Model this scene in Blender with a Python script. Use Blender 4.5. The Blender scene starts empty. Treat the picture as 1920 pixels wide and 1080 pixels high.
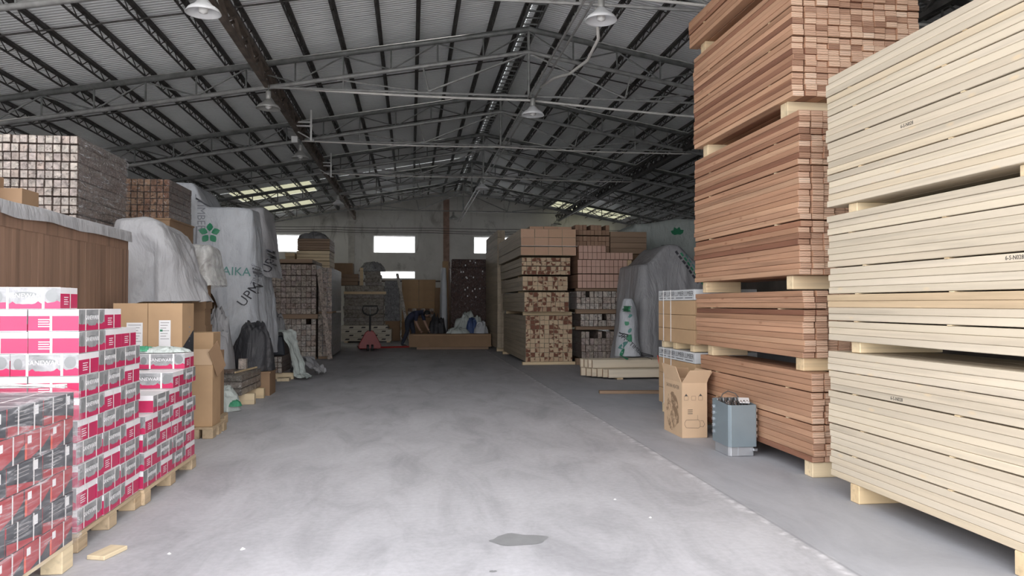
import bpy, bmesh, math, random
from mathutils import Vector, Matrix, noise
from mathutils.bvhtree import BVHTree
R = random.Random(11)
S = bpy.context.scene
C = S.collection
PI = math.pi

# ---------------------------------------------------------------- helpers
class MB:
    def __init__(self):
        self.v = []; self.f = []; self.m = []
    def add(self, vs, fs, mi=0):
        b = len(self.v); self.v.extend(tuple(p) for p in vs)
        for f in fs:
            self.f.append(tuple(b + i for i in f)); self.m.append(mi)
        return self
    def box(self, x0, y0, z0, x1, y1, z1, mi=0, my=None):
        vs = [(x0,y0,z0),(x1,y0,z0),(x1,y1,z0),(x0,y1,z0),(x0,y0,z1),(x1,y0,z1),(x1,y1,z1),(x0,y1,z1)]
        self.add(vs, [(0,3,2,1),(4,5,6,7),(1,2,6,5),(3,0,4,7)], mi)
        b = len(self.v) - 8
        for f in ((0,1,5,4),(2,3,7,6)):
            self.f.append(tuple(b+i for i in f)); self.m.append(mi if my is None else my)
        return self
    def quad(self, a, b, c, d, mi=0):
        return self.add([a,b,c,d], [(0,1,2,3)], mi)
    def bar(self, a, b, w, h=None, mi=0):
        h = h or w; a = Vector(a); b = Vector(b); d = (b-a).normalized()
        u = d.cross(Vector((0,0,1)))
        if u.length < 1e-4: u = Vector((1,0,0))
        u.normalize(); n = u.cross(d).normalized()
        vs = []
        for p in (a, b):
            for s, t in ((-1,-1),(1,-1),(1,1),(-1,1)):
                vs.append(p + u*s*w/2 + n*t*h/2)
        return self.add(vs, [(3,2,1,0),(4,5,6,7),(0,1,5,4),(1,2,6,5),(2,3,7,6),(3,0,4,7)], mi)
    def tube(self, pts, r, n=8, mi=0, closed=False):
        pts = [Vector(p) for p in pts]; k = len(pts); rs = r if isinstance(r, (list, tuple)) else [r]*k
        ref = None; rings = []
        for i, p in enumerate(pts):
            if closed: d = pts[(i+1) % k] - pts[i-1]
            else: d = pts[min(i+1, k-1)] - pts[max(i-1, 0)]
            d.normalize()
            if ref is None:
                ref = d.cross(Vector((0,0,1)))
                if ref.length < 1e-3: ref = d.cross(Vector((0,1,0)))
            ref = (ref - d*ref.dot(d)).normalized(); w = d.cross(ref)
            rings.append([p + (ref*math.cos(2*PI*j/n) + w*math.sin(2*PI*j/n))*rs[i] for j in range(n)])
        vs = [q for ring in rings for q in ring]; fs = []
        for i in range(k if closed else k-1):
            i2 = (i+1) % k
            for j in range(n):
                j2 = (j+1) % n; fs.append((i*n+j, i*n+j2, i2*n+j2, i2*n+j))
        if not closed:
            fs.append(tuple(range(n))[::-1]); fs.append(tuple((k-1)*n+j for j in range(n)))
        return self.add(vs, fs, mi)
    def lathe(self, prof, n=20, c=(0,0,0), mi=0):
        vs = []; fs = []
        for r, z in prof:
            for j in range(n):
                a = 2*PI*j/n; vs.append((c[0]+r*math.cos(a), c[1]+r*math.sin(a), c[2]+z))
        for i in range(len(prof)-1):
            for j in range(n):
                j2 = (j+1) % n; fs.append((i*n+j, i*n+j2, (i+1)*n+j2, (i+1)*n+j))
        return self.add(vs, fs, mi)
    def prism(self, poly, axis, a, b, mi=0):
        """poly: 2-D outline; axis: extrusion axis; a, b: its range"""
        def p3(p, t):
            return {'x': (t, p[0], p[1]), 'y': (p[0], t, p[1]), 'z': (p[0], p[1], t)}[axis]
        n = len(poly); vs = [p3(p, a) for p in poly] + [p3(p, b) for p in poly]
        fs = [tuple(range(n))[::-1], tuple(range(n, 2*n))] + [(i, (i+1) % n, n+(i+1) % n, n+i) for i in range(n)]
        return self.add(vs, fs, mi)
    def mesh(self, name, mats, smooth=False, bevel=0, fix=True):
        me = bpy.data.meshes.new(name); me.from_pydata(self.v, [], self.f)
        for m in (mats if isinstance(mats, (list, tuple)) else [mats]): me.materials.append(m)
        me.polygons.foreach_set('material_index', self.m)
        if fix or bevel:
            bm = bmesh.new(); bm.from_mesh(me)
            if fix: bmesh.ops.recalc_face_normals(bm, faces=bm.faces)
            if bevel:
                bmesh.ops.bevel(bm, geom=[e for e in bm.edges if len(e.link_faces) == 2 and e.calc_face_angle(0) > 0.5], offset=bevel, segments=1, affect='EDGES', clamp_overlap=True)
            bm.to_mesh(me); bm.free()
        if smooth:
            me.polygons.foreach_set('use_smooth', [True]*len(me.polygons))
        me.update(); return me
    def build(self, name, mats, parent=None, loc=None, rz=0, **k):
        return link(name, self.mesh(name, mats, **k), parent, loc, rz)

def link(name, me, parent=None, loc=None, rz=0):
    o = bpy.data.objects.new(name, me); C.objects.link(o)
    if parent is not None: o.parent = parent
    if loc is not None: o.location = loc
    if rz: o.rotation_euler = (0, 0, rz)
    return o
def tag(o, label=None, cat=None, group=None, kind=None):
    if label: o['label'] = label
    if cat: o['category'] = cat
    if group: o['group'] = group
    if kind: o['kind'] = kind
    return o
def thing(name, label, cat, loc=(0,0,0), rz=0, group=None):
    o = link(name, None, None, loc, rz); return tag(o, label, cat, group)
def struct(o, label=None):
    o['kind'] = 'structure'
    if label: o['label'] = label
    return o
def dup(root, loc=None, rz=None, label=None, group=None):
    r = root.copy(); C.objects.link(r)
    if loc is not None: r.location = loc
    if rz is not None: r.rotation_euler = (0, 0, rz)
    if label: r['label'] = label
    if group: r['group'] = group
    for ch in list(root.children):
        c = ch.copy(); C.objects.link(c); c.parent = r
        for g in list(ch.children):
            d = g.copy(); C.objects.link(d); d.parent = c
    return r
ORD = 'zeroth first second third fourth fifth sixth seventh eighth ninth tenth eleventh twelfth thirteenth fourteenth fifteenth sixteenth seventeenth eighteenth nineteenth twentieth twenty-first twenty-second twenty-third twenty-fourth twenty-fifth twenty-sixth twenty-seventh twenty-eighth twenty-ninth thirtieth'.split()

# ---------------------------------------------------------------- materials
class G:
    """small node graph helper"""
    def __init__(self, name):
        self.mat = bpy.data.materials.new(name); self.mat.use_nodes = True
        self.nt = self.mat.node_tree; self.b = self.nt.nodes['Principled BSDF']; self.out = self.nt.nodes['Material Output']
    def n(self, t, **k):
        x = self.nt.nodes.new('ShaderNode'+t)
        for a, v in k.items(): setattr(x, a, v)
        return x
    def l(self, a, b): self.nt.links.new(a, b)
    def coord(self, scale=(1,1,1), rnd=0, kind='Object', rot=(0,0,0)):
        tc = self.n('TexCoord'); o = tc.outputs[kind]
        if rnd:
            oi = self.n('ObjectInfo'); mu = self.n('Math', operation='MULTIPLY'); mu.inputs[1].default_value = rnd
            self.l(oi.outputs['Random'], mu.inputs[0])
            va = self.n('VectorMath', operation='ADD'); self.l(o, va.inputs[0]); self.l(mu.outputs[0], va.inputs[1]); o = va.outputs[0]
        mp = self.n('Mapping'); mp.inputs['Scale'].default_value = scale; mp.inputs['Rotation'].default_value = rot; self.l(o, mp.inputs[0])
        return mp.outputs[0]
    def noise(self, vec, scale=1, detail=3, rough=.55, dist=0):
        x = self.n('TexNoise'); x.inputs['Scale'].default_value = scale; x.inputs['Detail'].default_value = detail
        x.inputs['Roughness'].default_value = rough; x.inputs['Distortion'].default_value = dist
        self.l(vec, x.inputs['Vector']); return x.outputs['Fac']
    def ramp(self, fac, stops, interp='LINEAR'):
        r = self.n('ValToRGB'); r.color_ramp.interpolation = interp; e = r.color_ramp.elements
        while len(e) < len(stops): e.new(.5)
        for i, (p, c) in enumerate(stops):
            e[i].position = p; e[i].color = (c, c, c, 1) if isinstance(c, (int, float)) else (*c, 1)
        self.l(fac, r.inputs[0]); return r.outputs['Color']
    def rand(self):
        return self.n('ObjectInfo').outputs['Random']
    def mix(self, a, b, fac=.5, mode='MIX'):
        m = self.n('MixRGB', blend_type=mode)
        for i, x in ((0, fac), (1, a), (2, b)):
            if hasattr(x, 'is_linked'): self.l(x, m.inputs[i])
            elif i == 0: m.inputs[0].default_value = x
            else: m.inputs[i].default_value = (*x, 1) if len(x) == 3 else x
        return m.outputs[0]
    def math(self, op, a, b=0):
        m = self.n('Math', operation=op)
        for i, x in ((0, a), (1, b)):
            if hasattr(x, 'is_linked'): self.l(x, m.inputs[i])
            else: m.inputs[i].default_value = x
        return m.outputs[0]
    def sep(self, vec):
        s = self.n('SeparateXYZ'); self.l(vec, s.inputs[0]); return s.outputs
    def base(self, c):
        if hasattr(c, 'is_linked'): self.l(c, self.b.inputs['Base Color'])
        else: self.b.inputs['Base Color'].default_value = (*c, 1)
        return self
    def set(self, rough=.6, metal=0, spec=.5, trans=0, alpha=1):
        for k, v in (('Roughness', rough), ('Metallic', metal), ('Specular IOR Level', spec), ('Alpha', alpha)):
            if hasattr(v, 'is_linked'): self.l(v, self.b.inputs[k])
            else: self.b.inputs[k].default_value = v
        return self
    def bump(self, h, strength=.3, dist=.01):
        b = self.n('Bump'); b.inputs['Strength'].default_value = strength; b.inputs['Distance'].default_value = dist
        self.l(h, b.inputs['Height']); self.l(b.outputs[0], self.b.inputs['Normal']); return self

def plain(name, c, rough=.6, metal=0, var=.12, scale=6, spec=.5):
    g = G(name); v = g.noise(g.coord(), scale, 4)
    lo = tuple(x*(1-var) for x in c); hi = tuple(min(1, x*(1+var)) for x in c)
    return g.base(g.ramp(v, [(.3, lo), (.7, hi)])).set(rough, metal, spec).mat
def wood(name, cols, axis=1, grain=.22, rough=.62, knot=(.25, .13, .05), fine=26, knots=.5):
    """sawn wood: one tone per piece out of cols, grain along axis, small knots"""
    g = G(name); r = g.rand(); tone = g.ramp(r, cols, 'LINEAR')
    sc = [fine]*3; sc[axis] = .7
    gr = g.noise(g.coord(tuple(sc), 61), 1, 5, .6, .4)
    tone = g.mix(tone, g.ramp(gr, [(.25, 1-grain*1.6), (.5, 1), (.8, 1+grain*.5)]), 1, 'MULTIPLY')
    sc2 = [5]*3; sc2[axis] = .35
    tone = g.mix(tone, g.ramp(g.noise(g.coord(tuple(sc2), 17), 1, 2), [(.3, 1-grain*.9), (.7, 1.08)]), 1, 'MULTIPLY')
    if knots:
        sc3 = [9]*3; sc3[axis] = 3.2
        vo = g.n('TexVoronoi'); vo.inputs['Scale'].default_value = 1; g.l(g.coord(tuple(sc3), 91), vo.inputs['Vector'])
        vo.inputs['Randomness'].default_value = 1
        tone = g.mix(tone, knot, g.ramp(vo.outputs['Distance'], [(.05, knots), (.14, 0)]))
    return g.base(tone).set(rough, 0, .3).bump(gr, .12, .004).mat
def endgrain(name, cols, heart=None, ring=.25, rough=.8, hs=7):
    g = G(name); tone = g.ramp(g.rand(), cols, 'LINEAR')
    co = g.coord((1, 1, 1), 43)
    if heart:
        h = g.noise(co, hs, 1, .4, .3)
        tone = g.mix(tone, heart, g.ramp(g.math('ADD', h, g.math('MULTIPLY', g.math('SUBTRACT', g.rand(), .5), .22)), [(.53, 0), (.57, 1)]))
    w = g.n('TexWave', wave_type='RINGS'); w.inputs['Scale'].default_value = 26; w.inputs['Distortion'].default_value = 2.5; w.inputs['Detail'].default_value = 2
    g.l(co, w.inputs['Vector'])
    tone = g.mix(tone, g.ramp(w.outputs['Fac'], [(.2, 1-ring), (.8, 1.05)]), 1, 'MULTIPLY')
    return g.base(tone).set(rough, 0, .2).mat

M = {}
M['pine'] = wood('pale_pine', [(0, (.585,.505,.385)), (.3, (.64,.565,.445)), (.55, (.56,.49,.38)), (.8, (.65,.57,.435)), (.93, (.61,.50,.345)), (1, (.56,.39,.225))], grain=.13, knots=.45, knot=(.72,.55,.33))
M['pine_end'] = endgrain('pale_pine_end', [(0, (.74,.64,.44)), (1, (.8,.68,.47))])
M['bearer'] = wood('bearer_pine', [(0, (.72,.55,.33)), (1, (.80,.66,.44))], axis=0, grain=.16, knots=.3)
M['bearer_y'] = wood('bearer_pine_long', [(0, (.66,.50,.31)), (1, (.74,.60,.40))], axis=1, grain=.18, knots=.3)
M['cedar'] = wood('red_cedar', [(0, (.38,.19,.115)), (.10, (.25,.115,.072)), (.16, (.46,.26,.16)), (.5, (.54,.315,.20)), (.75, (.43,.24,.145)), (1, (.60,.375,.24))], grain=.24, knots=.45, knot=(.2,.07,.03))
M['cedar_end'] = endgrain('red_cedar_end', [(0, (.54,.33,.22)), (.15, (.34,.19,.125)), (.3, (.66,.435,.305)), (.6, (.74,.52,.37)), (.85, (.56,.35,.24)), (1, (.80,.60,.45))])

# concrete floor: worn grey slab, a saw-cut joint at x = 2.12 with a smoother strip beyond it
g = G('concrete'); co = g.coord(kind='Object')
n1 = g.noise(co, .55, 6, .62, .4); n2 = g.noise(g.coord((1, .35, 1)), 2.6, 6, .65, .8); n3 = g.noise(co, 26, 4, .6)
c = g.ramp(n1, [(.25, (.375,.374,.395)), (.5, (.435,.434,.455)), (.75, (.50,.50,.522))])
c = g.mix(c, g.ramp(n2, [(.3, .78), (.5, 1.0), (.72, 1.14)]), 1, 'MULTIPLY')
c = g.mix(c, g.ramp(n3, [(.25, .9), (.75, 1.07)]), 1, 'MULTIPLY')
sx = g.sep(co)[0]; wob = g.math('ADD', sx, g.math('MULTIPLY', g.math('SUBTRACT', g.noise(co, 5, 3), .5), .10))
strip = g.ramp(g.math('MULTIPLY', g.math('SUBTRACT', wob, 1.12), .5), [(.495, 0), (.505, 1)])
c = g.mix(c, g.mix((.34,.35,.378), g.ramp(n2, [(.3, .9), (.7, 1.1)]), 1, 'MULTIPLY'), g.math('MULTIPLY', strip, .75))
edge = g.ramp(g.math('ABSOLUTE', g.math('SUBTRACT', wob, 2.10)), [(.0, 1), (.05, 0)])
c = g.mix(c, (.66,.66,.68), g.math('MULTIPLY', edge, g.ramp(g.noise(co, 9, 3), [(.45, 0), (.6, .8)])))
cut = g.ramp(g.math('ABSOLUTE', g.math('SUBTRACT', sx, 2.135)), [(.006, 1), (.012, 0)])
c = g.mix(c, (.2,.2,.21), g.math('MULTIPLY', cut, .45))
M['floor'] = g.base(c).set(.62, 0, .35).bump(n2, .15, .01).mat

g = G('roof_sheet'); co = g.coord()
c = g.ramp(g.noise(g.coord((.5,.25,1)), 1.2, 4), [(.3, (.70,.72,.72)), (.7, (.83,.845,.84))])
M['roof'] = g.base(c).set(.48, .1, .5).mat
g = G('translucent_roof_sheet'); t = g.n('BsdfTranslucent'); t.inputs[0].default_value = (.15,.15,.105,1)
mx = g.n('MixShader'); mx.inputs[0].default_value = .75; g.base((.6,.62,.5)).set(.4)
g.l(g.b.outputs[0], mx.inputs[1]); g.l(t.outputs[0], mx.inputs[2]); g.l(mx.outputs[0], g.out.inputs[0]); M['skylight'] = g.mat
g = G('added_clear_roof_sheet'); t = g.n('BsdfTranslucent'); t.inputs[0].default_value = (.6,.6,.58,1)  # for the added, unseen roof sheets only; passes more daylight
mx = g.n('MixShader'); mx.inputs[0].default_value = .85; g.base((.6,.62,.6)).set(.4)
g.l(g.b.outputs[0], mx.inputs[1]); g.l(t.outputs[0], mx.inputs[2]); g.l(mx.outputs[0], g.out.inputs[0]); M['skylight_added'] = g.mat
M['steel'] = plain('grey_painted_steel', (.20,.205,.20), .5, .3, .25, 9)
M['steel_light'] = plain('pale_steel_pipe', (.36,.36,.35), .5, .3, .2, 9)
M['steel_dark'] = plain('dark_rusty_steel', (.085,.08,.075), .65, .2, .35, 7)
M['steel_rust'] = plain('brown_rusty_girder', (.17,.135,.11), .7, .2, .35, 5)
M['white_pipe'] = plain('white_conduit', (.72,.70,.66), .5, 0, .1)
M['lamp_white'] = plain('white_enamel', (.86,.87,.88), .35, 0, .05)
M['lamp_grey'] = plain('grey_enamel', (.42,.42,.40), .4, .2, .1)
M['plastic_white'] = plain('white_plastic', (.8,.8,.78), .4, 0, .05)
# plaster walls with damp stains
g = G('stained_plaster'); co = g.coord()
c = g.ramp(g.noise(co, .5, 6, .65, .3), [(.3, (.60,.585,.55)), (.5, (.74,.725,.69)), (.7, (.82,.81,.77))])
c = g.mix(c, (.30,.28,.25), g.ramp(g.noise(g.coord((1,1,.45)), 1.5, 6, .7, 1), [(.56, 0), (.72, .75)]))
c = g.mix(c, (.34,.30,.25), g.ramp(g.noise(g.coord((3.5,3.5,.25)), 1, 4, .6), [(.58, 0), (.75, .45)]))
M['plaster'] = g.base(c).set(.85, 0, .2).mat
M['plaster_side'] = plain('brown_side_wall', (.20,.165,.14), .85, 0, .25, 1)
M['pilaster'] = plain('pilaster_plaster', (.55,.53,.49), .85, 0, .2, 3)
M['brickred'] = plain('bare_brick_patch', (.36,.24,.19), .9, 0, .3, 5)
M['yard'] = plain('yard_concrete', (.52,.52,.51), .8, 0, .15, .4)
g = G('window_glass'); g.base((1, 1, 1)); t = g.n('BsdfTransparent'); t.inputs[0].default_value = (.97, .98, .98, 1); gl = g.n('BsdfGlossy'); gl.inputs['Roughness'].default_value = .05
mx = g.n('MixShader'); mx.inputs[0].default_value = .06; g.l(t.outputs[0], mx.inputs[1]); g.l(gl.outputs[0], mx.inputs[2]); g.l(mx.outputs[0], g.out.inputs[0]); M['glass'] = g.mat
M['alu'] = plain('window_frame_paint', (.75,.76,.76), .4, .1, .05)
# ---------------------------------------------------------------- the hall
R_ = math.radians
RX = 2.05; SL = .178
def chord(x): return 6.2 - SL*abs(x-RX)
def roofz(x): return 6.40 - SL*abs(x-RX)
XL, XR, YF, YB = -8.2, 12.3, 1.7, 34.0
struct(MB().quad((XL-.3,-1,0),(XR+.3,-1,0),(XR+.3,YB+.3,0),(XL-.3,YB+.3,0)).build('floor', M['floor'], fix=False))
struct(MB().box(-30, -40, -.1, 34, -1, -.01).build('yard_ground', M['yard']))
# corrugated roof sheets, ribs running down the slope; translucent sheets are left out of the run and laid separately
SKY = [(-6.0, -3.4, 26.4, 28.6), (-6.4, -3.8, 30.4, 32.4), (6.2, 9.4, 31.7, 33.7), (-6.9, -3.9, 4.4, 8.2), (-2.6, 1.0, 4.4, 8.2)]  # the last pair, unseen near the doorway, is added to brighten the floor
def sheet(x0, x1, y0, y1, name, mat, dz=0):
    mb = MB(); p = .085; y = y0; prof = []
    while y < y1 - .01:
        prof += [(y, 0), (y+.026, 0), (y+.036, .028), (y+.066, .028)]; y += p
    prof.append((y, 0)); vs = []; fs = []
    for yy, h in prof:
        for x in (x0, x1): vs.append((x, yy, roofz(x)+h+dz))
    for i in range(len(prof)-1): fs.append((2*i, 2*i+1, 2*i+3, 2*i+2))
    mb.add(vs, fs); return mb
def roof_side(xa, xb, name):
    mb = MB(); cuts = [s for s in SKY if min(xa, xb) <= s[0] and s[1] <= max(xa, xb)]
    ys = sorted({YF-.4, YB+.3} | {s[2] for s in cuts} | {s[3] for s in cuts})
    for a, b in zip(ys, ys[1:]):
        xs = [min(xa, xb)]
        for s in cuts:
            if s[2] <= a and b <= s[3]: xs += [s[0], s[1]]
        xs.append(max(xa, xb))
        for i in range(0, len(xs)-1, 2):
            if xs[i+1]-xs[i] > .01: q = sheet(xs[i], xs[i+1], a, b, name, None); mb.add(q.v, q.f)
    return struct(mb.build(name, M['roof'], fix=False))
roof_side(XL-.5, RX, 'ceiling'); roof_side(RX, XR+.5, 'ceiling.001')
for i, s in enumerate(SKY):
    struct(sheet(*s, '', None, .004).build('ceiling_skylight_or_added', M['skylight' if s[2] > 9 else 'skylight_added'], fix=False))
# walls
def wall_y(name, y0, y1, x0, x1, holes, mat):
    mb = MB(); xs = sorted({x0, x1} | {h[0] for h in holes} | {h[1] for h in holes})
    for a, b in zip(xs, xs[1:]):
        hs = sorted([h for h in holes if h[0] <= a and b <= h[1]], key=lambda h: h[2]); z = 0
        xm = [a] + ([RX] if a < RX < b else []) + [b]
        for p, q in zip(xm, xm[1:]):
            z = 0
            for h in hs: mb.box(p, y0, z, q, y1, h[2]); z = h[3]
            mb.prism([(p, z), (q, z), (q, roofz(q)-.02), (p, roofz(p)-.02)], 'y', y0, y1)
    return struct(mb.build(name, mat))
WX = [-6.02, -1.62, 2.77, 7.17]
holes = [(x, x+1.8, 3.53, 4.28) for x in WX] + [(x, x+1.85, 2.40, 2.74) for x in WX]
wall_y('wall_back', YB, YB+.24, XL, XR, [(x, x+1.82, 3.53, 4.28) for x in WX] + [(x, x+1.82, 2.40, 2.74) for x in WX], M['plaster'])
for i, (x, z0, z1) in enumerate([(x, 3.53, 4.28) for x in WX] + [(x, 2.40, 2.74) for x in WX]):
    f = MB(); t = .035; x1 = x+1.82
    f.box(x, YB+.1, z0, x+t, YB+.15, z1); f.box(x1-t, YB+.1, z0, x1, YB+.15, z1); f.box(x+t, YB+.1, z0, x1-t, YB+.15, z0+t); f.box(x+t, YB+.1, z1-t, x1-t, YB+.15, z1)
    w = struct(f.build('window_%d' % (i+1), M['alu']))
    MB().box(x+t, YB+.12, z0+t, x1-t, YB+.126, z1-t).build('pane', M['glass'], w)
wall_y('wall_front', YF-.2, YF, XL, XR, [(-7.6, 3.7, 0, 4.4)], M['plaster'])
lw = struct(MB().box(XL-.2, YF, 0, XL, YB, 4.42).build('wall_left', M['plaster_side']))
struct(MB().box(XR, YF, 0, XR+.2, YB, 4.42).build('wall_right', M['plaster_side']))
for i, x in enumerate((-2.55, 1.55, 6.4)):
    struct(MB().box(x-.13, YB-.16, 0, x+.13, YB-.002, 4.9 if i != 1 else 5.9).build('trim_%d' % (i+1), M['pilaster'] if i != 1 else M['brickred']))
struct(MB().box(XL, YB-.05, 2.26, XR, YB-.002, 2.33).build('trim_4', M['plaster_side']))
# conduits strung along the back wall
for i, (z, s) in enumerate(((4.62, .02), (4.52, .05), (4.42, .03))):
    pts = [(x, YB-.2, z - s*math.sin(PI*((x+8)/4.4 % 1))) for x in [XL+.3+.55*k for k in range(36)]]
    tag(MB().tube(pts, .011, 5).build('wall_cable', M['steel_dark']), 'dark cable strung along the back wall, %s of three' % ('topmost', 'middle', 'lowest')[i], 'cable', 'cables along the back wall')
# roof trusses: two pipe chords, lattice, king post and tie between the two long girders
TY = [9.1, 13.3, 17.55, 21.8, 26.0, 30.25]
GX = (-2.4, 6.45)
nodes = [RX + k*.8 for k in range(-12, 13)]
def make_truss():
    t = link('roof_truss', None); struct(t)
    xs = [XL, RX, XR]
    MB().tube([(x, 0, chord(x)-.055) for x in xs], .055, 8).build('top_chord', M['steel'], t, smooth=True)
    MB().tube([(x, 0, chord(x)-.46) for x in xs], .04, 8).build('lower_chord', M['steel_light'], t, smooth=True)
    mb = MB()
    for i, x in enumerate(nodes):
        mb.tube([(x, 0, chord(x)-.08), (x, 0, chord(x)-.44)], .016, 5)
        if i+1 < len(nodes):
            a, b = x, nodes[i+1]
            if i % 2: a, b = b, a
            mb.tube([(a, 0, chord(a)-.1), (b, 0, chord(b)-.44)], .014, 5)
    mb.build('lattice', M['steel'], t)
    MB().tube([(GX[0], 0, 4.95), (RX, 0, 4.96), (GX[1], 0, 4.93)], .022, 6).build('tie_rod', M['steel_light'], t)
    k = MB().tube([(RX, 0, chord(RX)-.1), (RX, 0, 4.96)], .025, 6)
    for s in (-1, 1):
        k.tube([(RX+s*.05, 0, 5.7), (RX+s*1.75, 0, 4.98)], .02, 5)
        k.tube([(RX+s*1.85, 0, chord(RX+1.85)-.46), (RX+s*1.75, 0, 4.98)], .016, 5)
        k.tube([(RX+s*3.4, 0, chord(RX+3.4)-.46), (RX+s*1.95, 0, 4.98)], .014, 5)
        k.tube([(RX+s*3.2, 0, chord(RX+3.2)-.46), (RX+s*3.2, 0, 4.96)], .014, 5)
    k.build('king_post', M['steel_light'], t)
    return t
t0 = make_truss()
for i, y in enumerate(TY):
    t = t0 if i == 0 else dup(t0)
    t.location = (0, y, 0); t['label'] = '%s roof truss counted from the doorway' % ORD[i+1]
# lattice purlins, one run each down the hall
def make_purlin():
    t = link('roof_purlin', None); struct(t)
    MB().box(-.035, YF, -.05, .035, YB-.01, -.005).build('top_chord', M['steel_dark'], t)
    MB().box(-.012, YF, -.195, .012, YB-.01, -.172).build('lower_chord', M['steel_dark'], t)
    mb = MB(); y = YF; z = 0
    while y < YB-.25:
        a, b = (-.175, -.05) if z else (-.05, -.175)
        mb.bar((0, y, a), (0, y+.22, b), .012); y += .22; z = 1-z
    mb.build('lattice', M['steel_dark'], t); return t
p0 = make_purlin(); n = 0
PX = [s*(.12 if k == 0 else .64*k+.02) for k in range(16) for s in (-1, 1)]
for d in PX:
    x = RX + d
    if not XL+.1 < x < XR-.1: continue
    p = p0 if n == 0 else dup(p0); n += 1
    p.location = (x, 0, roofz(x))
    p['label'] = 'lattice purlin, %s from the ridge on the %s slope' % (ORD[min(30, int(abs(d)/.64)+1)], 'aisle door' if d < 0 else 'far')
# sag rods in mid bay
for i, y in enumerate([(a+b)/2 for a, b in zip([4.9]+TY, TY)] + [32.2]):
    struct(MB().tube([(XL, y, roofz(XL)-.1), (RX, y, roofz(RX)-.1), (XR, y, roofz(XR)-.1)], .014, 5).build('roof_sag_rod', M['steel_dark']))
# two long lattice girders carrying the trusses
def girder(x, mat, lab):
    t = link('roof_girder', None); struct(t, lab)
    MB().box(x-.04, YF, 4.93, x+.04, YB-.2, 5.0).build('lower_chord', mat, t)
    zt = chord(x)-.14
    MB().box(x-.04, YF, zt-.07, x+.04, YB-.2, zt).build('top_chord', mat, t)
    mb = MB(); y = YF; z = 0
    while y < YB-.7:
        a, b = (5.0, zt-.07) if z else (zt-.07, 5.0)
        mb.bar((x-.03, y, a), (x-.03, y+.42, b), .035); mb.bar((x+.03, y+.21, b), (x+.03, y+.63, a), .035); y += .42; z = 1-z
    mb.build('lattice', mat, t)
    return t
girder(GX[0], M['steel_rust'], 'brown lattice girder down the hall'); girder(GX[1], M['steel_dark'], 'dark lattice girder down the hall')
# conduit tray along the ridge, hung from the king posts
mb = MB()
for dx in (-.05, .06): mb.tube([(RX+.05+dx, YF, 4.93), (RX+.05+dx, YB-.2, 4.93)], .018, 6)
struct(mb.build('ridge_conduit', M['steel_light']))
# ladder-like tray under the ridge sheets
mb = MB()
for dx in (-.14, .14): mb.bar((RX+dx, YF, 6.16), (RX+dx, YB-.2, 6.16), .03)
y = YF
while y < YB-.4: mb.bar((RX-.14, y, 6.16), (RX+.14, y, 6.16), .022); y += .3
struct(mb.build('ridge_tray', M['steel']))
# white power cables slung from lamp to lamp across the hall
def cable(y, xs, zs, sag, lab, r=.02):
    pts = []
    for (xa, za), (xb, zb) in zip(zip(xs, zs), zip(xs[1:], zs[1:])):
        for k in range(10):
            t = k/10; pts.append((xa+(xb-xa)*t, y, za+(zb-za)*t - sag*math.sin(PI*t)))
    pts.append((xs[-1], y, zs[-1]))
    tag(MB().tube(pts, r, 6).build('power_cable', M['white_pipe'], smooth=True), lab, 'cable', 'white cables across the hall')
cable(9.0, (RX+.5, 7.5), (5.03, 4.86), .03, 'white cable slung across the roof above the cedar stack')
cable(13.36, (-7.9, GX[0], RX, 7.2), (4.06, 4.98, 4.90, 4.62), .03, 'white cable across the hall along the nearest visible truss', .022)
cable(17.45, (GX[0], RX, 6.6), (4.92, 4.9, 4.86), .03, 'white cable along the second visible truss', .018)
cable(21.7, (GX[0], RX, 6.4), (4.92, 4.9, 4.86), .03, 'white cable along the third visible truss', .016)
pts = [(RX+.22, 9.22, 4.96), (RX+.34, 9.6, 4.72), (RX+.36, 10.3, 4.66), (RX+.30, 11.2, 4.74), (RX+.2, 11.9, 4.88), (RX+.1, 12.6, 4.93)]
tag(MB().tube(pts, .022, 6).build('power_cable', M['white_pipe'], smooth=True), 'white cable drooping beside the lilac lamp under the ridge', 'cable', 'white cables across the hall')
# pendant lamps
def lamp(x, y, z, lab, shade='lamp_white'):
    t = thing('pendant_lamp', lab, 'lamp', (x, y, z), 0, 'pendant lamps under the roof')
    MB().lathe([(.03,.16),(.06,.15),(.10,.10),(.17,.05),(.20,.0),(.19,.0),(.16,.045),(.09,.09),(.02,.12)], 20).build('shade', M[shade], t, smooth=True)
    MB().lathe([(.0,.30),(.035,.30),(.045,.27),(.045,.18),(.03,.15),(0,.15)], 12).build('lamp_holder', M['lamp_grey'], t, smooth=True)
    MB().tube([(0,0,.29),(0,0,4.95-z)], .008, 5).build('hook', M['steel'], t)
    MB().lathe([(0,-.01),(.05,.01),(.055,.05),(.03,.1),(0,.1)], 12).build('bulb', M['plastic_white'], t, smooth=True)
lamp(-2.36, 9.1, 4.62, 'white pendant lamp under the brown girder, cut by the photo top edge')
lamp(2.3, 9.1, 4.76, 'lilac white pendant lamp beside the drooping cable')
lamp(-2.36, 13.15, 4.55, 'pendant lamp hung below the brown girder at the nearest full truss', 'lamp_grey')
lamp(2.1, 13.15, 4.58, 'pendant lamp below the ridge at the nearest full truss')
lamp(-2.43, 17.4, 4.52, 'pendant lamp below the brown girder beside the white junction box', 'lamp_grey')
lamp(2.0, 21.65, 4.55, 'small pendant lamp below the ridge further down the hall')
lamp(-2.4, 26, 4.6, 'small pendant lamp below the brown girder near the back wall')
lamp(1.81, 33, 4.95, 'dark pendant lamp before the back wall, over the window row', 'lamp_grey')
lamp(6.36, 33, 4.78, 'dark pendant lamp before the back wall, over the timber stacks', 'lamp_grey')
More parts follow.
